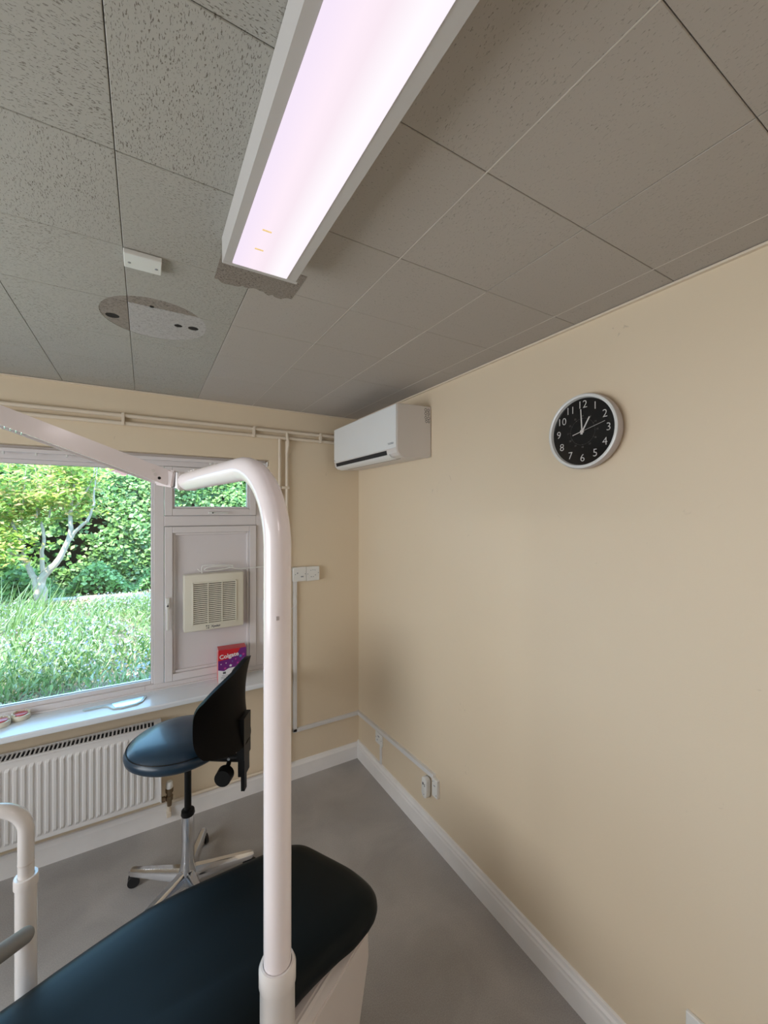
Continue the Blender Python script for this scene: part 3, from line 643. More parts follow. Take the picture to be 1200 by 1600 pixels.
for k, (x, z, r, m) in enumerate(((-.062, .108, .004, 'whitec'), (-.035, .112, .004, 'whitec'), (.0, .118, .003, 'blue'), (.018, .128, .006, 'magenta'), (.045, .142, .010, 'blue'), (-.010, .094, .009, 'whitec'), (.030, .104, .008, 'magenta'), (.062, .150, .009, 'magenta'), (.062, .120, .010, 'blue'), (-.04, .082, .008, 'magenta'))):
    pts = []
    for q in range(10):
        a = PI / 2 + q * PI / 5; rr = r if q % 2 == 0 else r * .55; pts.append((x + rr * math.cos(a), z + rr * math.sin(a)))
    face_poly('star_print', pts, M[m], .0016)
mi = thing('hand_mirror', 'clear long-handled dental photo mirror lying flat on the window board', 'mirror', (-.12, 2.485, .7205)); mi.rotation_euler = (0, 0, math.radians(2))
ol = [(-.150, .030), (-.142, .042), (-.05, .036), (-.02, .040), (.03, .052), (.115, .054), (.128, .046), (.128, .030), (.108, -.022), (.08, -.040), (.02, -.046), (-.02, -.036), (-.045, .014), (-.06, .022), (-.142, .022)]
bm = prism(B(), ol, 0, .006, .0012); obj('holder', bm, M['clear'], mi)
bm = prism(B(), [(-.028, .024), (.03, .040), (.110, .042), (.116, .030), (.098, -.016), (.075, -.032), (.02, -.037), (-.012, -.030)], .0062, .0072); obj('mirror_glass', bm, M['mirror'], mi)
dn = thing('denture_model', 'open denture model with red gums and ivory teeth on the window board', 'denture', (-.548, 2.553, .7205)); dn.rotation_euler = (0, 0, math.radians(30))
def arch(cx, cz, sc, up):
    bm = B(); ou = []
    for k in range(17):
        a = 2 * PI * k / 17; ou.append((cx + sc * .036 * math.cos(a), sc * .040 * math.sin(a)))
    inn = []
    for k in range(17):
        a = -.15 + (PI + .3) * (16 - k) / 16; inn.append((cx + sc * .018 * math.cos(a), sc * .024 * math.sin(a)))
    return ou, inn
for s, cx in (('upper', .036), ('lower', -.038)):
    ou, inn = arch(cx, 0, 1, 1)
    j = obj('jaw', prism(B(), ou, 0, .022, .004), M['teeth'], dn, True)
    g = [(cx + (x - cx) * .68, y * .68 - .002) for x, y in ou]
    obj('gum', prism(B(), g, .0215, .0265, .002), M['gum'], j, True)
    for k in range(11):
        a = -.35 + (PI + .7) * k / 10; x, y = cx + .0305 * math.cos(a), .0345 * math.sin(a); b2 = B()
        box(b2, x - .0038, x + .0038, y - .0035, y + .0035, .020, .0315, .0015); obj('tooth', b2, M['teeth'], j)

# ------------------------------------------------------------ operator stool
st = thing('operator_stool', 'black operator stool with a round blue-black seat and polished five-star base', 'stool', (.166, 2.025, 0))
bm = B(); lathe(bm, [(.034, .072), (.040, .080), (.038, .100), (.030, .125), (.0265, .15), (.0265, .352), (.0245, .356), (0, .356)], 32); obj('column', bm, M['chrome'], st, True)
bm = B(); lathe(bm, [(.0265, .350), (.029, .356), (.027, .372), (.018, .376)], 24); obj('column_collar', bm, M['black'], st, True)
bm = B(); cyl(bm, (0, 0, .36), (0, 0, .66), .0145); obj('gas_lift', bm, M['black'], st, True)
for ang in (12 + 0, 84, 156, 228, 300):
    a = math.radians(ang - 14 ); c, s = math.cos(a), math.sin(a); bm = B(); rings = []
    for r, zt, zb, hw in ((.024, .114, .062, .026), (.10, .102, .056, .023), (.20, .088, .054, .020), (.272, .078, .052, .0175), (.286, .072, .056, .012)):
        rings.append([bm.verts.new((r * c - y * s, r * s + y * c, z)) for y, z in ((-hw, zb), (-hw, (zt * .55 + zb * .45)), (-hw * .45, zt), (hw * .45, zt), (hw, (zt * .55 + zb * .45)), (hw, zb))])
    for p, q in zip(rings, rings[1:]):
        for k in range(6): bm.faces.new([p[k], p[(k + 1) % 6], q[(k + 1) % 6], q[k]])
    bm.faces.new(rings[0]); bm.faces.new(rings[-1]); lg = obj('leg', bm, M['chrome'], st, True)
    bm = B(); x, y = .268 * c, .268 * s; t_ = (math.cos(a + .6), math.sin(a + .6))
    for d in (-.013, .013): cyl(bm, (x + t_[1] * (d - .007), y - t_[0] * (d - .007), .025), (x + t_[1] * (d + .007), y - t_[0] * (d + .007), .025), .0245, n=20)
    cyl(bm, (x, y, .025), (x, y, .064), .009, n=10); box(bm, x - .016, x + .016, y - .016, y + .016, .036, .052, .006); obj('castor', bm, M['castor'], lg, True)
SX, SY = -.035, -.035                                      # seat centre from the column
bm = B(); Ms = Matrix.Translation((SX, SY, .045)) @ Matrix.Diagonal((.98, .93, 1, 1))
lathe(bm, [(0, .618), (.16, .618), (.195, .624), (.212, .638), (.216, .654), (.210, .668), (.203, .674), (.196, .684), (.17, .700), (.12, .712), (.06, .718), (0, .719)], 56, False, Ms); obj('seat', bm, M['seat'], st, True)
bm = B(); lathe(bm, [(.206, .671), (.2085, .673), (.206, .676)], 56, False, Ms); obj('seat_piping', bm, M['black'], st, True)
bm = B(); box(bm, -.07, .07, -.06, .06, .630, .662, .008); obj('seat_mechanism', bm, M['black'], st)
# backrest direction, to the right of the seat as photographed
bd_ = Vector((math.cos(math.radians(-30)), math.sin(math.radians(-30)), 0)); sd_ = Vector((-bd_.y, bd_.x, 0)); C0 = Vector((SX, SY, 0))
bm = B(); nu, nv = 28, 16; grid = [[], []]
for side, off in ((0, 0), (1, .020)):
    for i in range(nu + 1):
        u = -1 + 2 * i / nu; th = u * math.radians(62); col = []
        top = .985 + .085 * (1 - abs(u) ** 1.4) - .02 * abs(u) ** 6; bot = .700 + .040 * abs(u) ** 2 
        for j_ in range(nv + 1):
            v = j_ / nv; z = bot + (top - bot) * v
            sq = (1 - abs(2 * v - 1) ** 6 * .04); rr = .235 + .025 * (2 * v - 1) ** 2 - off
            thv = th * sq * (1 - .10 * abs(2 * v - 1) ** 3)
            p = C0 + Vector((.024, 0, .0)) + bd_ * (rr * math.cos(thv) + .015) + sd_ * (rr * math.sin(thv) * 1.0) + Vector((0, 0, z)); col.append(bm.verts.new(p))
        grid[side].append(col)
for s_ in (0, 1):
    for i in range(nu):
        for j_ in range(nv): bm.faces.new([grid[s_][i][j_], grid[s_][i + 1][j_], grid[s_][i + 1][j_ + 1], grid[s_][i][j_ + 1]])
for i in range(nu):
    for j_ in (0, nv): bm.faces.new([grid[0][i][j_], grid[0][i + 1][j_], grid[1][i + 1][j_], grid[1][i][j_]])
for j_ in range(nv):
    for i in (0, nu): bm.faces.new([grid[0][i][j_], grid[0][i][j_ + 1], grid[1][i][j_ + 1], grid[1][i][j_]])
obj('backrest', bm, M['back'], st, True)
def bpt(r, s, z): return C0 + Vector((.018, 0, 0)) + bd_ * r + sd_ * s + Vector((0, 0, z))
bm = B()
for z0_, z1_, w_, t0 in ((.565, .66, .034, .014), (.64, .82, .044, .016), (.49, .58, .015, .008)):
    P = [bpt(.262 + dx, dy, z) for z in (z0_, z1_) for dx, dy in ((-t0, -w_), (t0, -w_), (t0, w_), (-t0, w_))]; vs = [bm.verts.new(p) for p in P]
    for f in ((0, 1, 2, 3), (7, 6, 5, 4), (0, 4, 5, 1), (1, 5, 6, 2), (2, 6, 7, 3), (3, 7, 4, 0)): bm.faces.new([vs[q] for q in f])
obj('back_stalk', bm, M['black'], st)
bm = B(); tube(bm, [bpt(.05, 0, .640), bpt(.15, 0, .635), bpt(.22, 0, .630), bpt(.265, 0, .63)], [.02, .02, .018, .018], 12); obj('back_arm', bm, M['black'], st, True)
bm = B(); cyl(bm, bpt(.20, -.045, .590), bpt(.20, -.085, .590), .036, .034, 20); cyl(bm, bpt(.20, 0, .62), bpt(.20, -.045, .590), .01, n=10); kn = obj('adjusting_knob', bm, M['black'], st, True)
bm = B(); cyl(bm, bpt(.215, -.050, .655), bpt(.215, -.056, .655), .006, n=12); obj('bolt', bm, M['steel'], st)

# ------------------------------------------------------------ patient chair
pc = thing('patient_chair', 'reclined dental patient chair with a black-green padded foot end and beige base', 'dental chair', (0, 1.15, 0))
out = [(.56, 1.030), (.592, 1.050), (.612, 1.078), (.618, 1.110), (.610, 1.150), (.590, 1.205), (.563, 1.255), (.535, 1.303), (.515, 1.338), (.493, 1.372), (.465, 1.396), (.425, 1.410), (.37, 1.414), (.25, 1.413), (.127, 1.409), (.03, 1.400), (-.03, 1.385), (-.10, 1.362), (-.20, 1.325), (-.30, 1.285), (-.50, 1.22), (-.80, 1.16), (-.95, 1.10), (-1.0, .98), (-.95, .78), (-.80, .70), (-.40, .70), (-.1, .755), (.1, .85), (.30, .955), (.43, .995), (.50, 1.008)]
out = [(x, y - 1.15) for x, y in out]
sp = smooth_path([(x, y, 0) for x, y in out + [out[0]]], 4)[:-1]; P2 = [Vector((p.x, p.y)) for p in sp]; n = len(P2)
def inset(P, d):
    r = []
    for k in range(len(P)):
        t = (P[(k + 1) % n] - P[k - 1]).normalized(); r.append(P[k] + Vector((-t.y, t.x)) * d)
    return r
cen = Vector((-.15, -.08)); bm = B(); rings = []
for d, z in ((.05, .488), (.018, .490), (.004, .500), (0, .515), (.002, .530), (.008, .541), (.018, .549), (.035, .555), (.06, .558)):
    rings.append([bm.verts.new((p.x, p.y, z)) for p in inset(P2, d)])
last = inset(P2, .06)
for f_, z in ((.75, .560), (.5, .558), (.25, .556)): rings.append([bm.verts.new((cen.x + (p.x - cen.x) * f_, cen.y + (p.y - cen.y) * f_, z)) for p in last])
for a, b in zip(rings, rings[1:]):
    for k in range(n): bm.faces.new([a[k], a[(k + 1) % n], b[(k + 1) % n], b[k]])
bm.faces.new(rings[0][::-1]); bm.faces.new(rings[-1]); obj('leg_rest_cushion', bm, M['couch'], pc, True)
# base shell: wedge with a sloping toe, its near side set along the cushion edge
def shell(pts_top, name, m):
    pass
bm = B(); dr = Vector((-.200, -.112, 0)).normalized(); nd = Vector((-dr.y, dr.x, 0)) * -1   # along the side, and into the chair
nd = Vector((dr.y, -dr.x, 0)); nd = nd if nd.y > 0 else -nd
A = Vector((.572, 1.060 - 1.15, 0)); secs = []
for inn_, top_ in ((0, 0), (.03, .018), (.30, .018), (.33, 0)):
    row = []
    for s_, z in ((0, .474 + top_ * .6), (-.003, .395), (.06, .20), (.115, 0), (.70, 0), (.70, .46 + top_)):
        base_p = A + dr * s_ + nd * inn_; row.append(bm.verts.new((base_p.x, base_p.y, z if z == 0 else z)))
    secs.append(row)
for a, b in zip(secs, secs[1:]):
    for k in range(6): bm.faces.new([a[k], a[(k + 1) % 6], b[(k + 1) % 6], b[k]])
bm.faces.new(secs[0]); bm.faces.new(secs[-1][::-1])
bmesh.ops.recalc_face_normals(bm, faces=bm.faces); bmesh.ops.bevel(bm, geom=list(bm.edges), offset=.004, segments=2, affect='EDGES')
obj('base_shell', bm, M['base'], pc)
bm = B(); box(bm, -.75, .10, -.22, .10, .30, .489, .01); box(bm, -.65, -.05, -.20, .08, 0, .31, .02); obj('lift_housing', bm, M['base'], pc)
bm = B(); tube(bm, smooth_path([(-.226, .010, .790), (-.247, -.075, .843), (-.268, -.16, .896), (-.287, -.25, .94), (-.30, -.37, .955), (-.305, -.44, .90), (-.305, -.45, .70), (-.305, -.40, .52)]), .0165, 18)
bmesh.ops.create_uvsphere(bm, u_segments=16, v_segments=8, radius=.0165, matrix=Matrix.Translation((-.226, .010, .790)))
o = obj('armrest', bm, M['greyrod'], pc, True); o['label'] = 'grey rubber-covered armrest tube'

# ------------------------------------------------------------ light arm pole
pl_ = thing('dental_light_pole', 'tall pinkish white pole curving over into a jointed arm for the dental light', 'dental light', (.211, .746, 0))
O = Vector((.211, .746, 0)); E = Vector((.099, 1.242, 1.800)) - O
hd = Vector((E.x, E.y, 0)).normalized()
pts = [Vector((0, 0, z)) for z in (.55, .9, 1.2, 1.5, 1.64)]
Rb = .155; zc = 1.652
for k in range(0, 15):
    a = k / 14 * math.radians(92); pts.append(hd * (Rb - Rb * math.cos(a)) + Vector((0, 0, zc + Rb * math.sin(a))))
e0 = pts[-1]; pts += [e0.lerp(E, .35), e0.lerp(E, .7), E]
bm = tube(B(), pts, .0250, 40); obj('curved_tube', bm, M['pole'], pl_, True)
bm = B(); box(bm, -.0095, -.0040, -.0262, -.0232, 1.522, 1.529, .0006); obj('paint_chip', bm, M['clock_side'], pl_)
bm = B(); lathe(bm, [(.0315, .0), (.0315, .845), (.0335, .850), (.0335, .878), (.0300, .886), (.0262, .886), (.0262, .87)], 44, False); obj('sleeve', bm, M['polem'], pl_, True)
bm = B(); lathe(bm, [(.085, 0), (.085, .018), (.05, .030), (.032, .034)], 32); obj('floor_flange', bm, M['polem'], pl_, True)
bm = B(); box(bm, -.045, .02, .0, .30, .20, .26, .008); obj('mounting_bracket', bm, M['polem'], pl_)
def frame_along(p, q):
    d = (q - p).normalized(); s = d.cross(Vector((0, 0, 1))).normalized(); u = s.cross(d); return d, s, u
def beam(bm, p, q, hw, hh, bev=.003, hw2=None, hh2=None):
    d, s, u = frame_along(p, q); hw2 = hw2 or hw; hh2 = hh2 or hh
    P = [p + s * a * hw + u * b * hh for a, b in ((-1, -1), (1, -1), (1, 1), (-1, 1))] + [q + s * a * hw2 + u * b * hh2 for a, b in ((-1, -1), (1, -1), (1, 1), (-1, 1))]
    vs = [bm.verts.new(x) for x in P]; fs = []
    for f in ((3, 2, 1, 0), (4, 5, 6, 7), (0, 1, 5, 4), (1, 2, 6, 5), (2, 3, 7, 6), (3, 0, 4, 7)): fs.append(bm.faces.new([vs[k] for k in f]))
    if bev: bmesh.ops.bevel(bm, geom=list({e for f in fs for e in f.edges}), offset=bev, segments=2, affect='EDGES')
    return bm
K = Vector((.040, 1.272, 1.812)) - O                       # elbow knuckle
dE = (E - e0).normalized()
bm = beam(B(), E - dE * .010, E + dE * .006, .025, .025, .003); obj('tube_end_plate', bm, M['polem'], pl_)
bm = B(); J = E.lerp(K, .30)
cyl(bm, J + Vector((0, 0, -.022)), J + Vector((0, 0, .022)), .014, n=20); beam(bm, E, J, .009, .012, .002); obj('swivel_pin', bm, M['steel'], pl_, True)
bm = beam(B(), E.lerp(K, .42), K + (K - E).normalized() * .008, .020, .0235, .004); el_ = obj('elbow', bm, M['pole'], pl_)
ar_end = Vector((-.281, 1.222, 1.930)) - O; ad = (ar_end - K).normalized(); tip = K + ad * .66
bm = B(); d, s, u = frame_along(K, tip)
# spring arm: an inverted channel, open below
for a in ((-1, 1), ): pass
hw, hh, tk = .031, .0205, .0022
prof = [(-hw, -hh), (-hw, hh), (hw, hh), (hw, -hh), (hw - tk, -hh), (hw - tk, hh - tk), (-hw + tk, hh - tk), (-hw + tk, -hh)]
extrude_profile(bm, prof, K - ad * .012, tip, s, u); arm = obj('spring_arm', bm, M['pole'], pl_)
bm = beam(B(), K + ad * .05 - u * .010, tip - ad * .02 - u * .010, .0155, .006, 0); obj('arm_link', bm, M['polem'], arm)
bm = B()
for k in range(26):
    c = K + ad * (.30 + k * .010) - u * .012; tube(bm, [c + s * math.cos(t) * .020 + u * math.sin(t) * .009 for t in [x * PI / 4 for x in range(9)]], .0012, 5, False)
tag(obj('arm_spring', bm, M['chrome'], arm), kind='stuff')
for q, (a_, b_) in enumerate(((.010, -.009), (.030, .004), (.022, -.004))):
    for sgn in (-1, 1):
        c = K + ad * a_ + u * b_ + s * sgn * hw; b2 = B(); cyl(b2, c, c + s * sgn * .0012, .0045 if q else .004, n=14); obj('screw', b2, M['black'] if q == 0 else M['polem'], arm)
for k in range(3):
    c = E - dE * (.03 + .018 * k) + Vector((0, 0, .024)); b2 = B(); lathe(b2, [(.006, 0), (.006, .0025), (.004, .004), (0, .004)], 12, True, Matrix.Translation(c)); obj('cap_screw', b2, M['polem'], pl_)
# lamp head at the far end of the arm, beyond the picture's edge
bm = B(); Mh = Matrix.Translation(tip + Vector((-.05, 0, -.10))); lathe(bm, [(0, .05), (.05, .045), (.09, .02), (.10, -.02), (.095, -.03), (.085, -.02), (0, .01)], 32, False, Mh); cyl(bm, tip + Vector((-.02, 0, 0)), tip + Vector((-.05, 0, -.055)), .012); obj('lamp_head', bm, M['polem'], pl_, True)

# left delivery post
lp = thing('delivery_arm_post', 'shorter white tube post with a collar at the left behind the patient chair', 'dental unit', (-.268, 1.385, 0))
bm = B(); rd = .0172; u_ = Vector((-.80, .15, 0)).normalized()
pts = [Vector((0, 0, z)) for z in (.60, .75, .85)]; zc = .885; Rb = .066
for k in range(13):
    a = k / 12 * PI / 2; pts.append(u_ * (Rb - Rb * math.cos(a)) + Vector((0, 0, zc + Rb * math.sin(a))))
pts += [u_ * .2 + Vector((0, 0, zc + Rb)), u_ * .55 + Vector((0, 0, zc + Rb))]
tube(bm, pts, rd, 28); obj('bent_tube', bm, M['polem'], lp, True)
bm = B(); lathe(bm, [(.0228, 0), (.0228, .742), (.0258, .744), (.0258, .766), (.0245, .769), (.0180, .769), (.0180, .75)], 32, False); obj('sleeve', bm, M['polem'], lp, True)
bm = B(); lathe(bm, [(.0172, .800), (.0178, .802), (.0172, .804)], 28, False); obj('wear_ring', bm, M['base'], lp, True)
bm = B(); lathe(bm, [(.09, 0), (.09, .02), (.04, .035)], 28); obj('floor_flange', bm, M['polem'], lp, True)

# ------------------------------------------------------------ garden
GZ = .18
def ground_z(x, y): return GZ + .05 * math.sin(x * .7) * math.cos(y * .5)
bm = B(); nx, ny = 60, 60; gv = [[bm.verts.new((-14 + 28 * i / nx, D + .26 + 22 * (j / ny) ** 1.5, ground_z(-14 + 28 * i / nx, D + .26 + 22 * (j / ny) ** 1.5) + random.uniform(-.015, .015))) for j in range(ny + 1)] for i in range(nx + 1)]
for i in range(nx):
    for j in range(ny): bm.faces.new([gv[i][j], gv[i + 1][j], gv[i + 1][j + 1], gv[i][j + 1]])
struct('garden_ground', bm, M['soil'], None, True)
def leaves(name, P, Nn, size, m, parent=None, ratio=.62, kind='stuff', label=None, cat=None, axis=None):
    """each leaf a folded four-cornered blade; P positions, Nn facing normals"""
    n = len(P); Nn = Nn / np.linalg.norm(Nn, axis=1)[:, None]
    rv = rng.normal(size=(n, 3)) if axis is None else axis
    a = np.cross(Nn, rv); a /= np.linalg.norm(a, axis=1)[:, None] + 1e-9; b = np.cross(Nn, a)
    if axis is not None: a, b = b, a
    s = size[:, None]; V = np.empty((n, 4, 3))
    V[:, 0] = P - a * s * .5; V[:, 1] = P + b * s * ratio * .5 + Nn * s * .10; V[:, 2] = P + a * s * .5; V[:, 3] = P - b * s * ratio * .5 + Nn * s * .10
    me = bpy.data.meshes.new(name); me.vertices.add(n * 4); me.vertices.foreach_set('co', V.reshape(-1))
    me.loops.add(n * 4); me.loops.foreach_set('vertex_index', np.arange(n * 4, dtype=np.int32)); me.polygons.add(n)
    me.polygons.foreach_set('loop_start', np.arange(0, n * 4, 4, dtype=np.int32)); me.polygons.foreach_set('loop_total', np.full(n, 4, dtype=np.int32))
    me.update(calc_edges=True); me.materials.append(m)
    o = bpy.data.objects.new(name, me); COL.objects.link(o)
    if parent: o.parent = parent
    tag(o, label, cat, None, kind); return o
def fnoise(x, z, sd=0):
    return (np.sin(x * 1.7 + sd) * np.cos(z * 2.1 + sd * 2) + .5 * np.sin(x * 4.1 - z * 3.3 + sd) + .35 * np.cos(x * 7.3 + z * 6.1)) / 1.85
# ivy-clad hedge across the back
HY = 10.4
hg = thing('ivy_hedge', 'tall dense green ivy hedge across the back of the garden', 'hedge', (0, HY, GZ - .05))
N = 66000; x = rng.uniform(-5.4, 4.6, N); z = rng.uniform(.0, 1, N); top = 2.52 + .12 * np.sin(x * 2.3) + .09 * np.sin(x * 5.7) + .45 * (x > .1); z = z * top
dep_ = .20 * fnoise(x, z)
hole = ((x + 1.08) / .42) ** 2 + ((z - 1.33) / .24) ** 2 < 1; hole |= ((x + 1.55) / .62) ** 2 + ((z - .80) / .36) ** 2 < 1
hole |= (np.sin(x * 9.1 + 3 * z) * np.cos(z * 8.3 - x * 2) > .86)
keep = ~(hole & (rng.random(N) < .93)); x, z, dep_ = x[keep], z[keep], dep_[keep]; n = len(x)
P = np.stack([x, -dep_ - rng.uniform(-.12, .12, n), z], 1); Nn = np.stack([rng.normal(0, .5, n), -1 + rng.normal(0, .35, n), .65 + rng.normal(0, .45, n)], 1)
leaves('hedge_foliage', P, Nn, rng.uniform(.07, .135, n), M['ivy'], hg, .85)
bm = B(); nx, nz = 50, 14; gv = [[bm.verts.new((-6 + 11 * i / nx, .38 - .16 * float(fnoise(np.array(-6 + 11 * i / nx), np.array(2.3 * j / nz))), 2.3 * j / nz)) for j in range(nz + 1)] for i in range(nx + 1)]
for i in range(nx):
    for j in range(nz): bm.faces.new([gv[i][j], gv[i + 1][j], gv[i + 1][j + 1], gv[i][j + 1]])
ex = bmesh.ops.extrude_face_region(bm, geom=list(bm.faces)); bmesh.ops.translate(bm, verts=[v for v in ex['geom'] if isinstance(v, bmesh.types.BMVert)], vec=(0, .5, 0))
obj('shade_backing', bm, M['shade'], hg, True)  # near-black backing gives the gaps in the leaves their shade
# undergrowth in front of the hedge
N = 12000; x = rng.uniform(-3.9, 2.8, N); y = rng.uniform(8.95, 9.75, N); hgt = .12 + .34 * np.abs(np.sin(x * 2.7 + .5)) + .1 * np.sin(x * 6); z = GZ + rng.random(N) ** .7 * np.maximum(hgt, .04)
n = len(x)
leaves('undergrowth', np.stack([x, y, z], 1), np.stack([rng.normal(0, .6, n), -.6 + rng.normal(0, .5, n), 1 + rng.normal(0, .4, n)], 1), rng.uniform(.06, .11, n), M['ivy'], None, .8, label='low leafy undergrowth along the foot of the ivy hedge', cat='shrub')
# leaf litter
N = 14000; x = rng.uniform(-3.9, 2.5, N); y = np.where(rng.random(N) < .4, rng.uniform(8.0, 9.2, N), rng.uniform(2.95, 7.8, N)); z = np.array([ground_z(a, b) for a, b in zip(x, y)]) + .022
leaves('leaf_litter', np.stack([x, y, z], 1), np.stack([rng.normal(0, .3, N), rng.normal(0, .3, N), np.ones(N)], 1), rng.uniform(.03, .075, N), M['dry'], None, .6, label='fallen dry leaves scattered on the garden soil', cat='leaves')
# pale kerb stones edging the far bed
KL = ['leftmost pale kerb stone of the far bed edge, beside the tree', 'second pale kerb stone from the tree', 'third pale kerb stone from the tree', 'fourth pale kerb stone from the tree', 'pale kerb stone by the window mullion', 'pale kerb stone seen beyond the window mullion', 'last pale kerb stone at the right end of the bed edge']
for k in range(7):
    x = -1.25 + k * .46; t = obj('kerb_stone', box(B(), -.215, .215, -.07, .07, -.06, .05, .02), M['stone']); t.location = (x, 8.75 - .20 * (x + 1.25) + .03 * math.sin(k * 1.3), GZ + .02); t.rotation_euler = (0, 0, -.2 + .05 * math.cos(k * 2)); tag(t, KL[k], 'stone', 'kerb stones edging the far bed')
# small tree: a crooked forked trunk leaning right, a second stem to the left, thin upright shoots
TX, TY = -1.47, 8.46
tree = thing('small_tree', 'small crooked tree with pale twisted trunks and yellow-green leaves', 'tree', (TX, TY, GZ - .03))
br = [([(0, 0, 0), (.04, 0, .22), (.02, -.01, .45), (.10, -.05, .60), (.22, -.10, .74), (.36, -.14, 1.02), (.42, -.18, 1.30), (.42, -.18, 1.62), (.46, -.2, 1.95), (.44, -.2, 2.3)], .075, .012),
      ([(.02, 0, .0), (-.03, 0, .28), (-.06, 0, .48), (-.12, .05, .60), (-.20, .12, .80), (-.24, .12, 1.05), (-.42, .15, 1.5), (-.7, .2, 1.9)], .060, .014),
      ([(.03, 0, .35), (.04, .03, .60), (.02, .05, .85), (.04, .05, 1.2), (-.03, .1, 1.6), (.02, .1, 2.1)], .042, .012),
      ([(.37, -.14, 1.05), (.50, -.2, 1.26), (.66, -.30, 1.42)], .034, .022), ([(.66, -.30, 1.42), (.74, -.32, 1.68), (.75, -.35, 1.86), (.80, -.38, 2.3)], .024, .008),
      ([(.42, -.18, 1.55), (.58, -.26, 1.80), (.70, -.3, 2.05), (.76, -.3, 2.35)], .020, .007), ([(-.20, .12, .80), (-.5, .15, 1.0), (-.9, .15, 1.3), (-1.2, .1, 1.6)], .026, .008)]
for k in range(9):
    x0_ = -.9 + .17 * k; br.append(([(x0_, 0, 1.5 + .1 * math.sin(k)), (x0_ + .03, 0, 1.9), (x0_ + .02 + .04 * math.sin(k * 2), 0, 2.36)], .014, .005))
for k, (pp, r0, r1) in enumerate(br):
    sp_ = smooth_path(pp, 4); m_ = len(sp_); bm = tube(B(), [p + Vector((random.uniform(-.008, .008), random.uniform(-.008, .008), 0)) for p in sp_], [r0 + (r1 - r0) * i / (m_ - 1) for i in range(m_)], 9)
    obj('trunk' if k < 3 else 'branch', bm, M['bark'], tree, True)
N = 15000; cl = []
for _ in range(120):
    cxx = rng.uniform(-2.2, .70); lo = 1.05 if cxx < -.35 else 1.30 + .35 * max(0, cxx + .1); cl.append((cxx, rng.uniform(-.45, .5), rng.uniform(lo, 2.42)))
for _ in range(16): cl.append((rng.uniform(-1.6, -.15), rng.uniform(-.5, -.1), rng.uniform(.80, 1.15)))
cl = np.array(cl); idx = rng.integers(0, len(cl), N); P = cl[idx] + rng.normal(0, 1, (N, 3)) * np.array([.19, .15, .060])
tone = rng.random(N)
for nm_, lo, hi, mm in (('foliage', 0, .55, 'gold'), ('green_foliage', .55, 1, 'ivy2')):
    k_ = (tone >= lo) & (tone < hi) if nm_ == 'foliage' else (tone >= lo)
    k_ = k_ & ((P[:, 2] > 1.25) | (nm_ != 'foliage') | (rng.random(N) < .5)); q = int(k_.sum())
    leaves(nm_, P[k_], np.stack([rng.normal(0, .5, q), -.5 + rng.normal(0, .45, q), 1 + rng.normal(0, .3, q)], 1), rng.uniform(.05, .13, q), M[mm], tree, .45)
# lavender bed outside the window: stems, then flower heads
def bed(N, seed, x0, x1, y0, y1, hfun, lean, clump, spread=.17):
    r = np.random.default_rng(seed); cxs = r.uniform(x0, x1, clump); cys = y0 + (y1 - y0) * r.random(clump) ** .85; hs_ = r.uniform(.75, 1.15, clump); i = r.integers(0, clump, N)
    bx_ = cxs[i] + r.normal(0, spread, N); by_ = np.maximum(cys[i] + r.normal(0, spread, N), D + .55); dx = r.normal(lean, .28, N); dy = r.normal(-.02, .28, N); L_ = hfun(by_) * hs_[i] * r.uniform(.35, 1.1, N)
    d = np.stack([dx, dy, np.ones(N)], 1); d /= np.linalg.norm(d, axis=1)[:, None]; return np.stack([bx_, by_, np.full(N, GZ)], 1), d, L_
hf = lambda y: np.interp(y, [3, 4.5, 6.5, 8], [.50, .48, .40, .22])
bs, d, L_ = bed(52000, 3, -4.0, 2.2, 3.1, 8.0, hf, .15, 250, .15)
seg = rng.uniform(.12, .97, len(L_)); Pm = bs + d * (L_ * seg)[:, None]
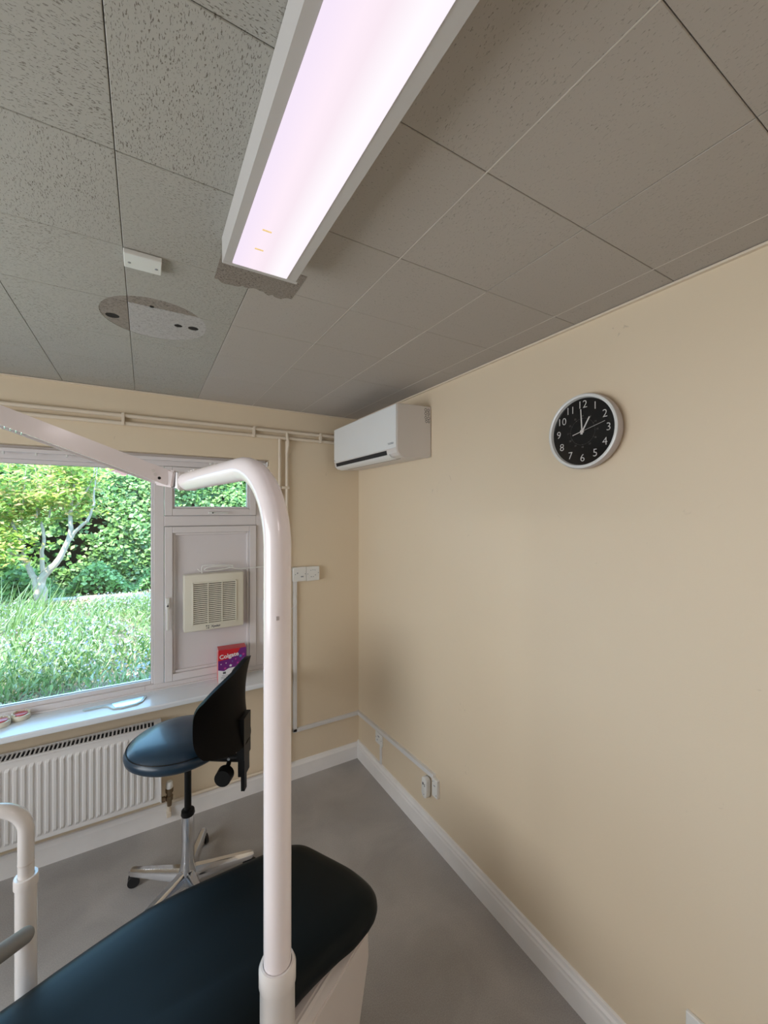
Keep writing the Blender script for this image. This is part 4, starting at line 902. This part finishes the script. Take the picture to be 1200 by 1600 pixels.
Nn = np.stack([rng.normal(0, .9, len(L_)), -np.ones(len(L_)), rng.normal(.6, .5, len(L_))], 1); ax = d + rng.normal(0, .45, (len(L_), 3)); ax /= np.linalg.norm(ax, axis=1)[:, None]; Nn -= ax * np.sum(Nn * ax, 1)[:, None]
leaves('lavender_bed', Pm, Nn, rng.uniform(.03, .115, len(L_)), M['lav'], None, .16, label='spiky green lavender filling the bed just outside the window', cat='lavender', axis=ax)
k_ = (rng.random(len(L_)) < .15) & (np.sin(bs[:, 0] * 3 + bs[:, 1] * 2) > -.1); Pf = (bs + d * L_[:, None])[k_]; nf = len(Pf)
leaves('lavender_flowers', Pf, rng.normal(0, 1, (nf, 3)) + np.array([0, -1, .3]), rng.uniform(.015, .038, nf), M['lavf'], None, .6, label='pale mauve lavender flower heads above the green stems', cat='flowers')
bs, d, L_ = bed(850, 5, -3.2, -1.1, 5.6, 7.6, lambda y: np.full(len(y), .66), .36, 34); Pm = bs + d * (L_ * .55)[:, None]
Nn = np.stack([rng.normal(0, .4, len(L_)), -np.ones(len(L_)), rng.normal(.1, .2, len(L_))], 1); Nn -= d * np.sum(Nn * d, 1)[:, None]
leaves('tall_grass', Pm, Nn, L_ * .9, M['lav'], None, .018, label='tall thin grass stalks leaning right below the small tree', cat='grass', axis=d)
# house far behind the hedge
hs_ = thing('neighbouring_house', 'pale house with a red brick band glimpsed above the hedge', 'house', (-5, 26, 0))
obj('wall', box(B(), -9, 9, 0, 6, 0, 4.2), M['render'], hs_); obj('brick_band', box(B(), .5, 4.2, -.08, .02, 2.8, 4.1), M['brick'], hs_)
bm = B(); vs = [bm.verts.new(p) for p in ((-9.4, -.4, 4.2), (9.4, -.4, 4.2), (9.4, 6.4, 4.2), (-9.4, 6.4, 4.2), (-9.4, 3, 6.6), (9.4, 3, 6.6))]
for f in ((0, 1, 5, 4), (2, 3, 4, 5), (1, 2, 5), (3, 0, 4), (0, 3, 2, 1)): bm.faces.new([vs[k] for k in f])
obj('roof', bm, M['brick'], hs_)
for x in (-6, -3, 6):
    o = obj('window', box(B(), x - .6, x + .6, -.05, .05, 2.0, 3.4, .02), M['upvc'], hs_); obj('window_pane', box(B(), x - .5, x + .5, -.07, -.04, 2.1, 3.3), M['dark'], o)
